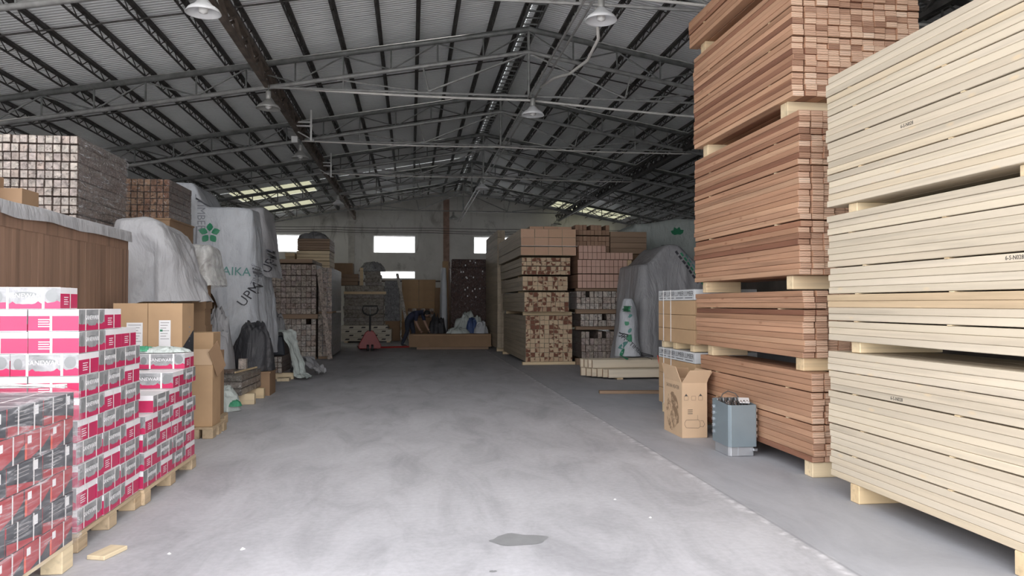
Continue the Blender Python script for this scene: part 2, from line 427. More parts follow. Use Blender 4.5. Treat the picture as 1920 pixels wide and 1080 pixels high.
tag(MB().box(-2.62, 17.33, 4.86, -2.48, 17.42, 5.0).build('junction_box', M['plastic_white'], bevel=.008), 'small white junction box on the brown girder', 'junction box')
# white bracket frames on the brown girder
for i, (x, y, z) in enumerate(((-2.15, 16.6, 5.0), (-2.2, 21.2, 4.98))):
    b = thing('light_bracket', ('white bracket frame beside the brown girder above the junction box', 'smaller white bracket frame on the brown girder further back')[i], 'bracket', (x, y, z), 0, 'white brackets on the girder')
    MB().bar((-.28,0,.14),(.05,0,.14),.03).bar((-.28,0,.06),(.08,0,.06),.03).build('rail', M['plastic_white'], b)
    MB().bar((.05,0,.4),(.05,0,-.25),.035).build('post', M['plastic_white'], b)
    MB().bar((-.25,0,-.05),(.12,0,-.25),.025).build('strut', M['steel_light'], b)
# stains on the slab
def blot(name, cx, cy, rx, ry, lab, seed, mat):
    pts = [(cx + rx*math.cos(a)*(1+.25*noise.noise(Vector((math.cos(a)*1.5, math.sin(a)*1.5, seed)))), cy + ry*math.sin(a)*(1+.5*noise.noise(Vector((math.cos(a)*2, math.sin(a)*2, seed+9))))) for a in [2*PI*k/40 for k in range(40)]]
    return tag(MB().add([(x, y, .0015) for x, y in pts], [tuple(range(40))]).build(name, mat, fix=False), lab, 'stain')
g = G('damp_concrete'); M['damp'] = g.base(g.ramp(g.noise(g.coord(), 7, 3), [(.3, (.21,.215,.22)), (.7, (.26,.265,.27))])).set(.5).mat
blot('water_stain', .6, 4.22, .155, .10, 'dark wet patch on the concrete floor', 2.2, M['damp'])
blot('water_stain', .40, 3.74, .02, .014, 'tiny dark wet spot nearest the camera on the floor', 5, M['damp'])
for i, (x, y, s) in enumerate(((-.88, 4.25, .018), (-1.24, 4.22, .014), (1.45, 4.55, .012), (-1.9, 8.1, .02), (1.35, 5.0, .01))):
    mb = MB(); mb.add([(x+s*math.cos(a)*R.uniform(.6,1.2), y+s*math.sin(a)*R.uniform(.6,1.2), .0) for a in [k*PI/3 for k in range(6)]] + [(x, y, s*.6)], [(k, (k+1)%6, 6) for k in range(6)] + [(5,4,3,2,1,0)])
    tag(mb.build('paper_scrap', M['plastic_white']), ('white scrap on the floor by the middle of the aisle', 'small white scrap nearest the wrapped cartons', 'pale scrap on the floor short of the pale lumber', 'pale scrap beside the tall brown carton', 'pale crumb out in the open floor')[i], 'scrap', 'scraps on the floor')
# light: overcast sky through the doorway, windows and translucent sheets, some of them added
w = bpy.data.worlds.new('overcast_sky'); S.world = w; w.use_nodes = True
bg = w.node_tree.nodes['Background']; bg.inputs[0].default_value = (.965, .96, 1.0, 1); bg.inputs[1].default_value = 5.7
su = bpy.data.lights.new('added_sun', 'SUN'); su.energy = 6; su.angle = .2; su.color = (1, .96, .9)  # added to the overcast sky; its bounce off the yard brightens the roof
so = bpy.data.objects.new('added_sun', su); C.objects.link(so); so.rotation_euler = (-R_(22), 0, 0)
pl = bpy.data.lights.new('doorway_daylight', 'AREA'); pl.shape = 'RECTANGLE'; pl.size = 11.3; pl.size_y = 4.4; pl.cycles.is_portal = True
po = bpy.data.objects.new('doorway_daylight', pl); C.objects.link(po); po.location = (-1.95, YF-.22, 2.2); po.rotation_euler = (PI/2, 0, 0)
cam = bpy.data.cameras.new('camera'); cam.sensor_width = 36; cam.lens = 1440/1920*36; cam.clip_end = 200; cam.clip_start = .05
co_ = bpy.data.objects.new('camera', cam); C.objects.link(co_); S.camera = co_
YAW = math.atan(190/1440); PIT = math.atan(30/1440*math.cos(YAW))
co_.location = (0, 0, 1.3); co_.rotation_euler = (PI/2+PIT, 0, -YAW)
v = S.view_settings; v.view_transform = 'Standard'; v.look = 'None'; v.gamma = 1; v.exposure = 0; v.use_curve_mapping = False
# ---------------------------------------------------------------- lumber packs near the doorway
CACHE = {}
def board_mesh(name, w, l, t, mats, bev=.003):
    k = (name, round(w,4), round(l,4), round(t,4))
    if k not in CACHE:
        CACHE[k] = MB().box(0, 0, 0, w, l, t, 0, 1).mesh(name, mats, bevel=bev)
    return CACHE[k]
def pack(name, cat, mats, x0, y0, y1, z0, rows, cols, w, t, lab, group, gaps={}, jy=.012, jx=.0, skip=None, gap=.0015, tj=0):
    """rows of boards lying along Y; cols counted from the aisle side; returns top z"""
    z = z0; out = []
    for r in range(rows):
        n = cols(r) if callable(cols) else cols
        for c in range(n):
            if skip and skip(r, c): continue
            me = board_mesh(name, w-gap, y1-y0, t-gap, mats)
            o = link(name, me, None, (x0 + c*w + -R.uniform(0, 2*jx)*(c == 0) , y0 + R.uniform(-jy, jy), z+gap*.5))
            tag(o, lab(r, c), cat, group); out.append(o)
        z += t + gaps.get(r, 0)
    return z, out
def bearer(x0, x1, y, z0, z1, lab, wd=.1, group='pale bearers under the lumber packs', mat='bearer'):
    o = MB().box(0, 0, 0, x1-x0, wd, z1-z0-.002).build('timber_bearer', M[mat], None, (x0, y, z0+.001), bevel=.004)
    return tag(o, lab, 'bearer', group)
def lath(x0, x1, y, z, h, lab, group):
    o = MB().box(0, 0, 0, x1-x0, .03, h-.0016).build('sticker_lath', M['bearer'], None, (x0, y, z+.0003)); return tag(o, lab, 'lath', group)
WM = [M['pine'], M['pine_end']]; WXF = 2.88; WY0, WY1 = 1.5, 5.0
wp = [('lowest', .12, 19, {3: .007, 7: .007, 12: .007, 15: .004}, 'bottom'), ('middle', 1.05, 19, {2: .007, 6: .007, 10: .007, 15: .005}, 'middle'), ('top', 1.97, 20, {4: .007, 9: .007, 13: .007, 16: .005}, 'top')]
for nm, z0, rows, gaps, _ in wp:
    t = .0437
    zt, bs = pack('pine_board', 'board', WM, WXF, WY0, WY1, z0, rows, 3, .2, t,
        lambda r, c: 'pale pine board, %s course up in the %s pack of the pale stack' % (ORD[r+1], nm) if c == 0 else 'pale pine board %s in, %s course up, %s pale pack' % (('', 'second', 'third')[c], ORD[r+1], nm),
        'pale boards in the %s pack' % nm, gaps, .018, .0035)
    z = z0
    for r in range(rows):
        z += t
        if r in gaps:
            for k, y in enumerate((4.62, 3.72)):
                lath(WXF-.004, WXF+.6, y+R.uniform(-.1,.1), z, gaps[r], 'pale lath over the %s course of the %s pale pack, %s' % (ORD[r+1], nm, ('end by the cedar stack', 'end by the doorway')[k]), 'laths between the pale boards')
            z += gaps[r]
    if nm == 'lowest': stampA = bs[13*3]
    if nm == 'middle': stampB = bs[10*3]
    if nm == 'top': stampC = bs[8*3]
for k, (z0, z1, ys, nm) in enumerate(((0, .12, (4.66, 3.27), 'on the floor'), (.977, 1.05, (4.68, 2.2), 'between the lowest and middle pale packs'), (1.909, 1.97, (4.7, 3.24), 'between the middle and top pale packs'))):
    for j, y in enumerate(ys):
        bearer(WXF+.03 if k else WXF+.0, WXF+.62, y, z0, z1, 'pale bearer block %s, nearer the %s' % (nm, ('cedar stack', 'doorway')[j]))
# stamped grade marks on three of the boards
def text_mesh(body, size, name='lettering', ext=0.0006):
    cu = bpy.data.curves.new(name, 'FONT'); cu.body = body; cu.size = size; cu.extrude = ext; cu.align_x = 'CENTER'; cu.align_y = 'CENTER'; cu.resolution_u = 2
    o = bpy.data.objects.new(name, cu); C.objects.link(o); bpy.context.view_layer.update()
    me = bpy.data.meshes.new_from_object(o); me.name = name; bpy.data.objects.remove(o); bpy.data.curves.remove(cu); return me
M['ink'] = plain('black_ink', (.06,.055,.05), .7, 0, .1)
def stamp(board, y, body='6-S-N028', s=.03):
    me = text_mesh(body, s); me.materials.append(M['ink'])
    o = link('grade_stamp', me, board); o.location = (-.0005, y-WY0, .021); o.rotation_euler = (PI/2, 0, -PI/2); o['label'] = 'small black grade stamp on the board edge'
stamp(stampA, 4.27); stamp(stampB, 3.36); stamp(stampC, 4.15)

CM = [M['cedar'], M['cedar_end']]
def cedar(nm, x0, y0, y1, z0, rows, cols, gaps):
    t = .0463
    zt, bs = pack('cedar_board', 'board', CM, x0, y0, y1, z0, rows, cols, .0975, t,
        lambda r, c: 'red-brown board, %s course up, %s from the corner, %s cedar pack' % (ORD[r+1], ORD[c+1], nm),
        'red-brown boards in the %s cedar pack' % nm, gaps, .014, .006)
    z = z0
    for r in range(rows):
        z += t
        if r in gaps:
            for k, y in enumerate((y0+.38, y1-.42)):
                lath(x0-.006, x0+.38, y, z, gaps[r], 'thin lath over course %s of the %s cedar pack, %s end' % (ORD[r+1], nm, ('near', 'far')[k]), 'laths between the cedar boards')
            z += gaps[r]
    return zt
P4C = [4, 4, 5, 5, 6, 6, 7, 8, 9, 10, 11, 11, 11, 11, 11, 11, 11, 2, 2, 2]
cedar('lowest', 2.97, 5.39, 7.6, .117, 14, 2, {5: .008, 10: .008})
cedar('second', 2.97, 5.51, 7.72, .885, 11, 2, {7: .008})
cedar('third', 2.97, 5.56, 7.75, 1.525, 27, 3, {8: .010, 17: .010, 22: .006})
cedar('fourth', 2.955, 5.62, 7.72, 2.924, 20, lambda r: P4C[r], {3: .006, 9: .008, 14: .008})
cedar('topmost', 2.93, 5.65, 7.78, 4.0, 6, 2, {2: .01})
for k, (z0, z1, y0, y1, nm) in enumerate(((0, .117, 5.42, 7.2, 'on the floor under the lowest cedar pack'), (.783, .885, 5.56, 7.35, 'under the second cedar pack'), (1.414, 1.525, 5.72, 7.5, 'under the third cedar pack'), (2.806, 2.924, 5.78, 7.45, 'under the fourth cedar pack'), (3.875, 4.0, 5.85, 7.5, 'under the topmost cedar pack'))):
    for j, y in enumerate((y0, y1)):
        bearer(2.99 if k else 2.98, 3.36, y, z0, z1, 'pale bearer %s, %s end' % (nm, ('near', 'far')[j]), .12 if k != 2 else .1)

# the boards deeper in the cedar packs
mb = MB()
for x0, y0, y1, z0, rows, lo, hi in ((2.97, 5.41, 7.58, .117, 14, 2, 5), (2.97, 5.53, 7.70, .885, 11, 2, 5), (2.97, 5.58, 7.73, 1.525, 27, 3, 6)):
    for r in range(rows):
        for c in range(lo, hi): mb.box(x0+c*.0975+.002, y0+R.uniform(0,.02), z0+r*.0463, x0+(c+1)*.0975-.002, y1, z0+r*.0463+.044, 0, 1)
gp = {3: .006, 9: .008, 14: .008}; z = 2.924
for r in range(20):
    for c in range(P4C[r], 11 if r < 17 else 5): mb.box(2.955+c*.0975+.002, 5.64, z+.0008, 2.955+(c+1)*.0975-.002, 7.7, z+.0448, 0, 1)
    z += .0463+gp.get(r, 0)
tag(mb.build('cedar_board_stock', CM, fix=False), 'rows of red-brown boards deep inside the cedar packs', 'boards', None, 'stuff')
# ---------------------------------------------------------------- cartons by the doorway
M['crt_white'] = plain('carton_white', (.78,.77,.78), .45, 0, .05)
M['crt_red'] = plain('carton_crimson', (.50,.025,.10), .42, 0, .08)
g = G('carton_grey_photo_print'); co = g.coord((1,1,1), 13)
M['crt_grey'] = g.base(g.ramp(g.noise(co, 9, 5, .6, .6), [(.3, (.17,.175,.18)), (.5, (.30,.305,.31)), (.7, (.46,.465,.47))])).set(.42).mat
M['crt_dark'] = plain('carton_grey_silhouette', (.20,.21,.21), .45, 0, .2)
M['strap'] = plain('white_packing_strap', (.80,.79,.77), .4, 0, .04)
M['black_crt'] = plain('carton_black', (.035,.04,.05), .4, 0, .2)
M['red_crt'] = plain('carton_dull_red', (.40,.035,.045), .42, 0, .1)
M['orange'] = plain('orange_red_tape', (.80,.12,.07), .45, 0, .05)
M['label'] = plain('white_label', (.80,.80,.80), .5, 0, .05)
M['kraft'] = plain('kraft_cardboard', (.50,.335,.195), .75, 0, .08, 3, .25)
M['kraft_dk'] = plain('brown_cardboard', (.33,.215,.13), .75, 0, .1, 3, .25)
M['kraft_pale'] = plain('pale_kraft_cardboard', (.60,.43,.28), .75, 0, .07, 3, .25)
M['grey_ink'] = plain('grey_print', (.28,.27,.27), .6, 0, .05)
M['pal'] = wood('pallet_wood', [(0, (.50,.38,.24)), (.5, (.60,.46,.30)), (1, (.42,.33,.22))], axis=1, grain=.2, knots=.3)
M['pal_pale'] = wood('fresh_pallet_wood', [(0, (.70,.57,.37)), (1, (.78,.66,.45))], axis=1, grain=.15, knots=.3)

def pallet(x0, x1, y0, y1, h, lab, mat='pal', along='y', deck=True, group=None):
    """deck boards on stringer blocks"""
    cx, cy = (x0+x1)/2, (y0+y1)/2
    t = thing('wooden_pallet', lab, 'pallet', (cx, cy, 0), 0, group)
    w = (x1-x0)/2; d = (y1-y0)/2; m = M[mat]
    n = max(2, int(round(2*w/.16)))
    if deck:
        for k in range(n):
            a = -w + k*(2*w)/n
            MB().box(a+.008, -d, h-.02, a+2*w/n-.008, d, h-.001).build('deck_board', m, t)
    for ix in (-1, 0, 1):
        for iy in (-1, 0, 1):
            bx, by = ix*(w-.055), iy*(d-.06)
            MB().box(bx-.05, by-.06, 0.001, bx+.05, by+.06, h-.021).build('block', m, t, bevel=.003)
    return t

# red, grey and white stone cartons: crimson short ends, grey printed long sides
BL, BW, BH = .333, .248, .1145
def make_stone_carton():
    t = link('stone_carton', None)
    b = MB(); l, w, h = BL/2, BW/2, BH
    b.box(-l, -w, 0, l, w, h, 0)
    e = .0006
    for s in (-1, 1):
        x = s*(l+e)
        b.quad((x,-w,.003),(x,w,.003),(x,w,h*.71),(x,-w,h*.71), 1)                  # crimson field on the short end
        for k in range(4):
            y0 = -s*.075; zz = h*(.52-.105*k); ww = (.062, .052, .066, .058)[k]
            b.quad((x+s*e, y0, zz), (x+s*e, y0+s*ww, zz), (x+s*e, y0+s*ww, zz+.0045), (x+s*e, y0, zz+.0045), 0)
        y = s*(w+e)
        b.quad((-l,y,0.001),(l,y,0.001),(l,y,h-.002),(-l,y,h-.002), 2)               # grey picture on the long side
        y += s*e; rr = random.Random(5+s)
        # dark oval and crown shapes in the picture
        for cx, cz, rx, rz in ((-.125*s, h*.62, .03, .032), (.13*s, h*.55, .022, .03), (.0, h*.68, .055, .012)):
            b.add([(cx+rx*math.cos(a), y, cz+rz*math.sin(a)) for a in [2*PI*k/14 for k in range(14)]], [tuple(range(14))], 3)
        y += s*e
        xs = [-l + BL*k/22 for k in range(23)]
        zs = [h*(.22+.2*abs(xx)/l*.6) + rr.uniform(-.004, .012)*(1 if k % 2 else -.3) for k, xx in enumerate(xs)]
        b.add([(xx, y, .002) for xx in xs] + [(xx, y, zz) for xx, zz in zip(xs, zs)], [(k, k+1, 24+k, 23+k) for k in range(22)], 1)
    b.build('carton', [M['crt_white'], M['crt_red'], M['crt_grey'], M['crt_dark']], t, fix=False)
    a = .0022
    def loop(pts, wv):
        mb = MB(); n = len(pts)
        for k in range(n):
            p, q = Vector(pts[k]), Vector(pts[(k+1) % n]); wv_ = Vector(wv)*.006
            mb.quad(p-wv_, q-wv_, q+wv_, p+wv_)
        return mb
    for x in (-.085, .085):
        loop([(x,-w-a,.0004),(x,w+a,.0004),(x,w+a,h+.0006),(x,-w-a,h+.0006)], (1,0,0)).build('strap', M['strap'], t, fix=False)
    loop([(-l-a,.012,.0004),(l+a,.012,.0004),(l+a,.012,h+.0006),(-l-a,.012,h+.0006)], (0,1,0)).build('strap', M['strap'], t, fix=False)
    tm = text_mesh('SANEWARE', .034); tm.materials.append(M['crt_white'])
    for s in (-1, 1):
        o = link('lettering', tm, t); o.location = (0, s*(w+.0024), h*.60); o.rotation_euler = (PI/2, 0, 0 if s < 0 else PI)
    return t
proto = [None]
def stone(x, y, z, turn, lab, group, rz=0):
    if proto[0] is None: proto[0] = t = make_stone_carton()
    else: t = dup(proto[0])
    tag(t, lab, 'carton', group)
    t.location = (x, y, z); t.rotation_euler = (0, 0, (PI/2 if turn else 0) + rz + R.uniform(-.012, .012)); return t
# tall stack: eleven courses; G shows its grey side to the aisle, R its crimson end
XB = -1.72; rowh = .117; zb = .103
rowsB = ['GGR', 'RGG', 'GRG', 'GGR', 'RGG', 'GRG', 'GGR', 'RGG', 'GRR', 'GR']
for r, seq in enumerate(rowsB):
    y = 4.30; z = zb + r*rowh
    for k, s in enumerate(seq):
        sx = BW if s == 'G' else BL; sy = BL if s == 'G' else BW; j = -R.uniform(0, .012)
        pos = ('at the corner', 'second along the aisle', 'last along the aisle')[k]
        stone(XB-sx/2+j, y+sy/2, z, s == 'G', '%s carton %s, %s course up, tall carton stack' % (('grey-sided' if s == 'G' else 'crimson-ended'), pos, ORD[r+1]), 'stone cartons of the tall stack')
        if k == 0:
            xx = XB+j-sx-.006
            for q in range(4 if s == 'G' else 3):
                stone(xx-sx/2, y+sy/2+R.uniform(-.006,.006), z, s == 'G', '%s carton facing the doorway, %s in from the corner, %s course, tall stack' % (('crimson' if s == 'G' else 'grey'), ORD[q+2], ORD[r+1]), 'stone cartons of the tall stack'); xx -= sx+.006
        y += sy+.004
stone(-2.01, 4.45, zb+10*rowh, False, 'topmost grey carton with a torn corner on the tall carton stack', 'stone cartons of the tall stack', .06)
stone(-2.36, 4.44, zb+10*rowh, False, 'grey carton beside the topmost torn one on the tall carton stack', 'stone cartons of the tall stack')
pallet(-3.0, -1.71, 4.29, 5.24, .1, 'wooden pallet under the tall stack of stone cartons')
# lower stack behind it
XC = -1.70; rowsC = [(5.25, 'GRGR'), (5.25, 'RGGR'), (5.25, 'GRRG'), (5.26, 'RGRG'), (5.42, 'GRG'), (5.84, 'RG'), (6.14, 'R')]
for r, (y, seq) in enumerate(rowsC):
    z = zb + r*rowh
    for k, s in enumerate(seq):
        sx = BW if s == 'G' else BL; sy = BL if s == 'G' else BW; j = -R.uniform(0, .012)
        stone(XC-sx/2+j, y+sy/2, z, s == 'G', '%s carton %s along the aisle, %s course up, lower carton stack' % (('grey-sided' if s == 'G' else 'crimson-ended'), ORD[k+1], ORD[r+1]), 'stone cartons of the lower stack')
        if k == 0 and r < 5:
            stone(XC+j-sx*1.5-.006, y+sy/2, z, s == 'G', '%s carton set back from the aisle corner, %s course, lower carton stack' % (('crimson' if s == 'G' else 'grey'), ORD[r+1]), 'stone cartons of the lower stack')
        y += sy+.004
pallet(-2.35, -1.69, 5.24, 6.44, .1, 'wooden pallet under the lower stack of stone cartons')
# litter of green and white film on the lower stack
def crumple(name, mat, cx, cy, z0, rx, ry, h, seed, lab=None, cat='plastic sheet', group=None, n=26, rough=1.0, freq=3.2, flat=.0, parent=None, kind=None):
    """a heap of crumpled sheet: ridged mound lying on z0"""
    vs = []; fs = []
    for i in range(n+1):
        for j in range(n+1):
            u, v = i/n*2-1, j/n*2-1; r = math.sqrt(u*u+v*v) if False else max(abs(u), abs(v))
            a = math.atan2(v, u); d = max(abs(math.cos(a)), abs(math.sin(a))) if r else 1
            px, py = u*d, v*d; rr = math.sqrt(px*px+py*py)
            q = Vector((px*freq*.5+seed*3.1, py*freq*.5, seed))
            wob = 1+.22*noise.noise(Vector((math.cos(a)*2, math.sin(a)*2, seed)))
            rid = 1-abs(noise.noise(q))*2; rid2 = 1-abs(noise.noise(q*2.3+Vector((5,1,2))))*2; rid3 = 1-abs(noise.noise(q*5.1))*2
            hh = h*max(0, (1-rr**3.2))**.8*(.66+flat+rough*(.22*rid+.16*rid2+.10*rid3)) + .012*rid3*(rr < .98)
            kx = .22*min(1, 3*(1-rr)+.35); lx = kx*noise.noise(q*1.7+Vector((3,9,seed))); ly = kx*noise.noise(q*1.7+Vector((8,2,seed+4)))
            vs.append(((px*wob+lx)*rx, (py*wob+ly)*ry, max(.003, hh)))
    for i in range(n):
        for j in range(n):
            a = i*(n+1)+j; fs.append((a, a+n+1, a+n+2, a+1))
    o = MB().add(vs, fs).build(name, mat, parent, (cx, cy, z0), smooth=True, fix=False)
    if lab: tag(o, lab, cat, group, kind)
    return o
g = G('clear_film'); co = g.coord((1,1,1))
st = g.noise(g.coord((3, 3, 30), rot=(.5,.0,.25)), 1, 4, .7, 1.2)
g.base((.80,.80,.82)).set(.22, 0, .8); t = g.n('BsdfTransparent'); mx = g.n('MixShader')
g.l(g.ramp(st, [(.38, .06), (.55, .16), (.70, .62)]), mx.inputs[0]); g.l(t.outputs[0], mx.inputs[1]); g.l(g.b.outputs[0], mx.inputs[2]); g.l(mx.outputs[0], g.out.inputs[0]); g.bump(st, .5, .02)
M['film'] = g.mat
g = G('milky_film'); co = g.coord((1,1,1)); st = g.noise(co, 7, 5, .65, 1.2)
g.base((.62,.62,.60)).set(.25, 0, .8); t = g.n('BsdfTransparent'); mx = g.n('MixShader')
g.l(g.ramp(st, [(.35, .45), (.65, .95)]), mx.inputs[0]); g.l(t.outputs[0], mx.inputs[1]); g.l(g.b.outputs[0], mx.inputs[2]); g.l(mx.outputs[0], g.out.inputs[0]); g.bump(st, .8, .03)
M['milky'] = g.mat
def tarpmat(name, c, c2, rough=.5, sc=1.6, dirt=(.3,.29,.28), da=.35):
    g = G(name); co = g.coord()
    k = g.ramp(g.noise(co, sc, 5, .6, .5), [(.3, c), (.7, c2)])
    k = g.mix(k, dirt, g.math('MULTIPLY', g.ramp(g.noise(co, 3.3, 6, .7, .8), [(.52, 0), (.72, 1)]), da))
    a = g.math('ABSOLUTE', g.math('SUBTRACT', g.noise(g.coord((1,1,.45)), 2.6, 5, .5, .7), .5)); b_ = g.math('ABSOLUTE', g.math('SUBTRACT', g.noise(g.coord((1,1,.3)), 6, 4, .55, .5), .5))
    return g.base(k).set(rough, 0, .4).bump(g.math('ADD', g.math('MULTIPLY', a, 1.5), g.math('MULTIPLY', b_, .5)), .7, .08).mat
M['tarp_white'] = tarpmat('white_woven_tarp', (.49,.515,.545), (.58,.605,.635))
M['tarp_grey'] = tarpmat('grey_tarp', (.32,.32,.33), (.42,.42,.43))
M['tarp_mid'] = tarpmat('worn_grey_tarp', (.29,.29,.30), (.39,.39,.40))
M['tarp_dark'] = tarpmat('dark_grey_tarp', (.20,.20,.205), (.28,.28,.285))
M['tarp_black'] = tarpmat('black_sheet', (.035,.036,.04), (.06,.06,.066), .55)
M['tarp_green'] = tarpmat('green_print_film', (.05,.30,.16), (.10,.38,.22), .45, 2, (.4,.42,.4), .6)
M['tarp_pale'] = tarpmat('pale_green_film', (.50,.56,.53), (.60,.65,.62), .4, 2)
M['tarp_blue'] = tarpmat('blue_sheet', (.045,.08,.20), (.07,.12,.28), .5)
crumple('film_litter', M['tarp_pale'], -1.93, 6.30, zb+7*rowh, .20, .12, .035, 3, 'crumpled pale film lying on top of the lower carton stack')
crumple('film_litter', M['tarp_green'], -2.05, 6.26, zb+7*rowh+.012, .09, .08, .03, 8, 'crumpled green film on top of the lower carton stack')

def ribbon(name, mat, pts, w, seed, lab, cat='plastic sheet', n=40, m=10, fold=.05):
    """a strip of limp sheet laid along a path, folded across"""
    P = [Vector(p) for p in pts]; k = len(P)-1; vs = []; fs = []
    for i in range(n+1):
        u = i/n*k; a = min(k-1, int(u)); f = u-a; f = f*f*(3-2*f) if False else f; c = P[a].lerp(P[a+1], f); d = (P[a+1]-P[a]).normalized()
        s_ = d.cross(Vector((0,0,1))); s_ = s_.normalized() if s_.length > .1 else Vector((1,0,0)); up = s_.cross(d)
        for j in range(m+1):
            v = j/m*2-1; ww = w*(1+.3*noise.noise(Vector((u*1.3, 0, seed))))
            h = fold*(.6+noise.noise(Vector((v*2.6, u*1.2, seed)))+.5*noise.noise(Vector((v*6, u*3, seed+3))))
            q = c + s_*v*ww/2 + up*abs(h)
            vs.append((q.x, q.y, max(.004, q.z)))
    for i in range(n):
        for j in range(m): a = i*(m+1)+j; fs.append((a, a+1, a+m+2, a+m+1))
    o = MB().add(vs, fs).build(name, mat, smooth=True, fix=False)
    return tag(o, lab, cat)
# wrapped pallet nearest the camera: black long sides and dull red ends
def make_wrapped_carton():
    t = link('wrapped_carton', None)
    b = MB(); l, w, h = .155, .118, .1195; e = .0006
    b.box(-l, -w, 0, l, w, h, 0)
    for s in (-1, 1):
        y = s*(w+e)
        b.add([(-l*s, y, .001), (l*s, y, .001), (l*s, y, h*.40), (0, y, h*.22), (-l*s*.6, y, h*.12)], [(0,1,2,3,4)], 1)      # red swoosh low on the black side
        b.quad((-l*.72*s, y+s*e, h*.55), (-l*.42*s, y+s*e, h*.55), (-l*.42*s, y+s*e, h*.9), (-l*.72*s, y+s*e, h*.9), 2)   # white label
        for k in range(3): b.quad((-.03*s+.0, y+s*e, h*(.78-.14*k)), (l*.62*s, y+s*e, h*(.78-.14*k)), (l*.62*s, y+s*e, h*(.78-.14*k)+.004), (-.03*s, y+s*e, h*(.78-.14*k)+.004), 3)
        x = s*(l+e)
        b.quad((x,-w,.001),(x,w,.001),(x,w,h-.001),(x,-w,h-.001), 1)
        b.add([(x+s*e, w*s, .002), (x+s*e, w*s, h*.62), (x+s*e, w*.4*s, h*.28), (x+s*e, -w*.55*s, .002)], [(0,1,2,3)], 0)
        b.quad((x+s*e, -w*.80*s, h*.58), (x+s*e, -w*.5*s, h*.58), (x+s*e, -w*.5*s, h*.86), (x+s*e, -w*.80*s, h*.86), 2)
        b.quad((x+s*2*e, -w*s, .004), (x+s*2*e, -w*.86*s, .004), (x+s*2*e, -w*.86*s, h*.62), (x+s*2*e, -w*s, h*.62), 4)
    b.build('carton', [M['black_crt'], M['red_crt'], M['label'], M['grey_ink'], M['orange']], t, fix=False)
    a = .003
    for x in (-.07, .07):
        m = MB(); pts = [(x,-w-a,.0004),(x,w+a,.0004),(x,w+a,h+.0006),(x,-w-a,h+.0006)]
        for k in range(4):
            p, q = Vector(pts[k]), Vector(pts[(k+1) % 4]); v_ = Vector((.0055,0,0)); m.quad(p-v_, q-v_, q+v_, p+v_)
        m.build('strap', M['strap'], t, fix=False)
    m = MB(); pts = [(-l-a,.02,.0004),(l+a,.02,.0004),(l+a,.02,h+.0006),(-l-a,.02,h+.0006)]
    for k in range(4):
        p, q = Vector(pts[k]), Vector(pts[(k+1) % 4]); v_ = Vector((0,.0055,0)); m.quad(p-v_, q-v_, q+v_, p+v_)
    m.build('strap', M['strap'], t, fix=False)
    return t
wproto = make_wrapped_carton(); first = True; XA = -1.645; h6 = .1218; zA = .135
for r in range(6):
    blk = r % 2 == 1; sy = .313 if blk else .2385; sx = .2385 if blk else .313
    y = 4.06 - R.uniform(0, .006); k = 0
    while y - sy > 2.55:
        for c in range(3):
            t = wproto if first else dup(wproto); first = False
            t.location = (XA - sx/2 - c*(sx+.005) - R.uniform(0,.006), y-sy/2, zA+r*h6); t.rotation_euler = (0, 0, (PI/2 if blk else 0))
            pos = ('', ', second in', ', third in')[c]
            tag(t, '%s carton under film, %s from the far corner, %s course up%s' % (('black' if blk else 'dull red'), ORD[k+1], ORD[r+1], pos), 'carton', 'film-wrapped cartons nearest the camera')
        y -= sy+.005; k += 1
t = dup(wproto, (-2.20, 3.93, zA+6*h6), .12, 'dull red carton lying loose on top of the film-wrapped cartons', 'film-wrapped cartons nearest the camera')
pallet(-2.64, -1.65, 2.5, 4.085, .13, 'pale wooden pallet under the film-wrapped cartons', 'pal_pale')
# clear film round the load
mb = MB(); prof = [(-1.620, .136), (-1.618, .40), (-1.620, .70), (-1.632, .864), (-1.70, .880), (-2.0, .885), (-2.35, .885)]
ys = [2.52 + k*.0524 for k in range(31)]; vs = []; fs = []
for y in ys:
    for x, z in prof:
        nn = noise.noise(Vector((x*3, y*5, z*7)))
        vs.append((x + .006*nn, y, z + (.016*abs(nn) if z > .87 else 0)))
np_ = len(prof)
for i in range(len(ys)-1):
    for j in range(np_-1): fs.append((i*np_+j, (i+1)*np_+j, (i+1)*np_+j+1, i*np_+j+1))
b0 = len(vs)                                                   # far end
for j, (x, z) in enumerate(prof): vs.append((x, 4.094, z))
for j in range(np_-1): fs.append(((len(ys)-1)*np_+j, b0+j, b0+j+1, (len(ys)-1)*np_+j+1))
far = [(-1.632,4.095,.136),(-2.6,4.095,.136),(-2.6,4.095,.87),(-1.632,4.095,.862)]
b1 = len(vs); vs += far; fs.append((b1, b1+1, b1+2, b1+3))
tag(mb.add(vs, fs).build('stretch_film', M['film'], smooth=True, fix=False), 'clear stretch film wound round the black and red cartons', 'stretch film')
m = MB()
for k in range(7):                                            # gathered rope of film along the top edge
    p = [(-2.5+.145*i+R.uniform(-.01,.01), 3.93+.02*k*(1-i/6)+R.uniform(-.012,.012), .905+R.uniform(-.006,.012)) for i in range(7)]
    m.tube(p, .004, 5)
tag(m.build('film_rope', M['milky'], smooth=True), 'gathered rope of film along the top of the wrapped cartons', 'stretch film')
tag(MB().box(-.05,-.09,.0,.05,.09,.022).build('wood_offcut', M['pal_pale'], None, (-1.555, 4.25, .0005), rz=-.3, bevel=.003), 'small pale wood offcut on the floor beside the pallet corner', 'wood offcut')

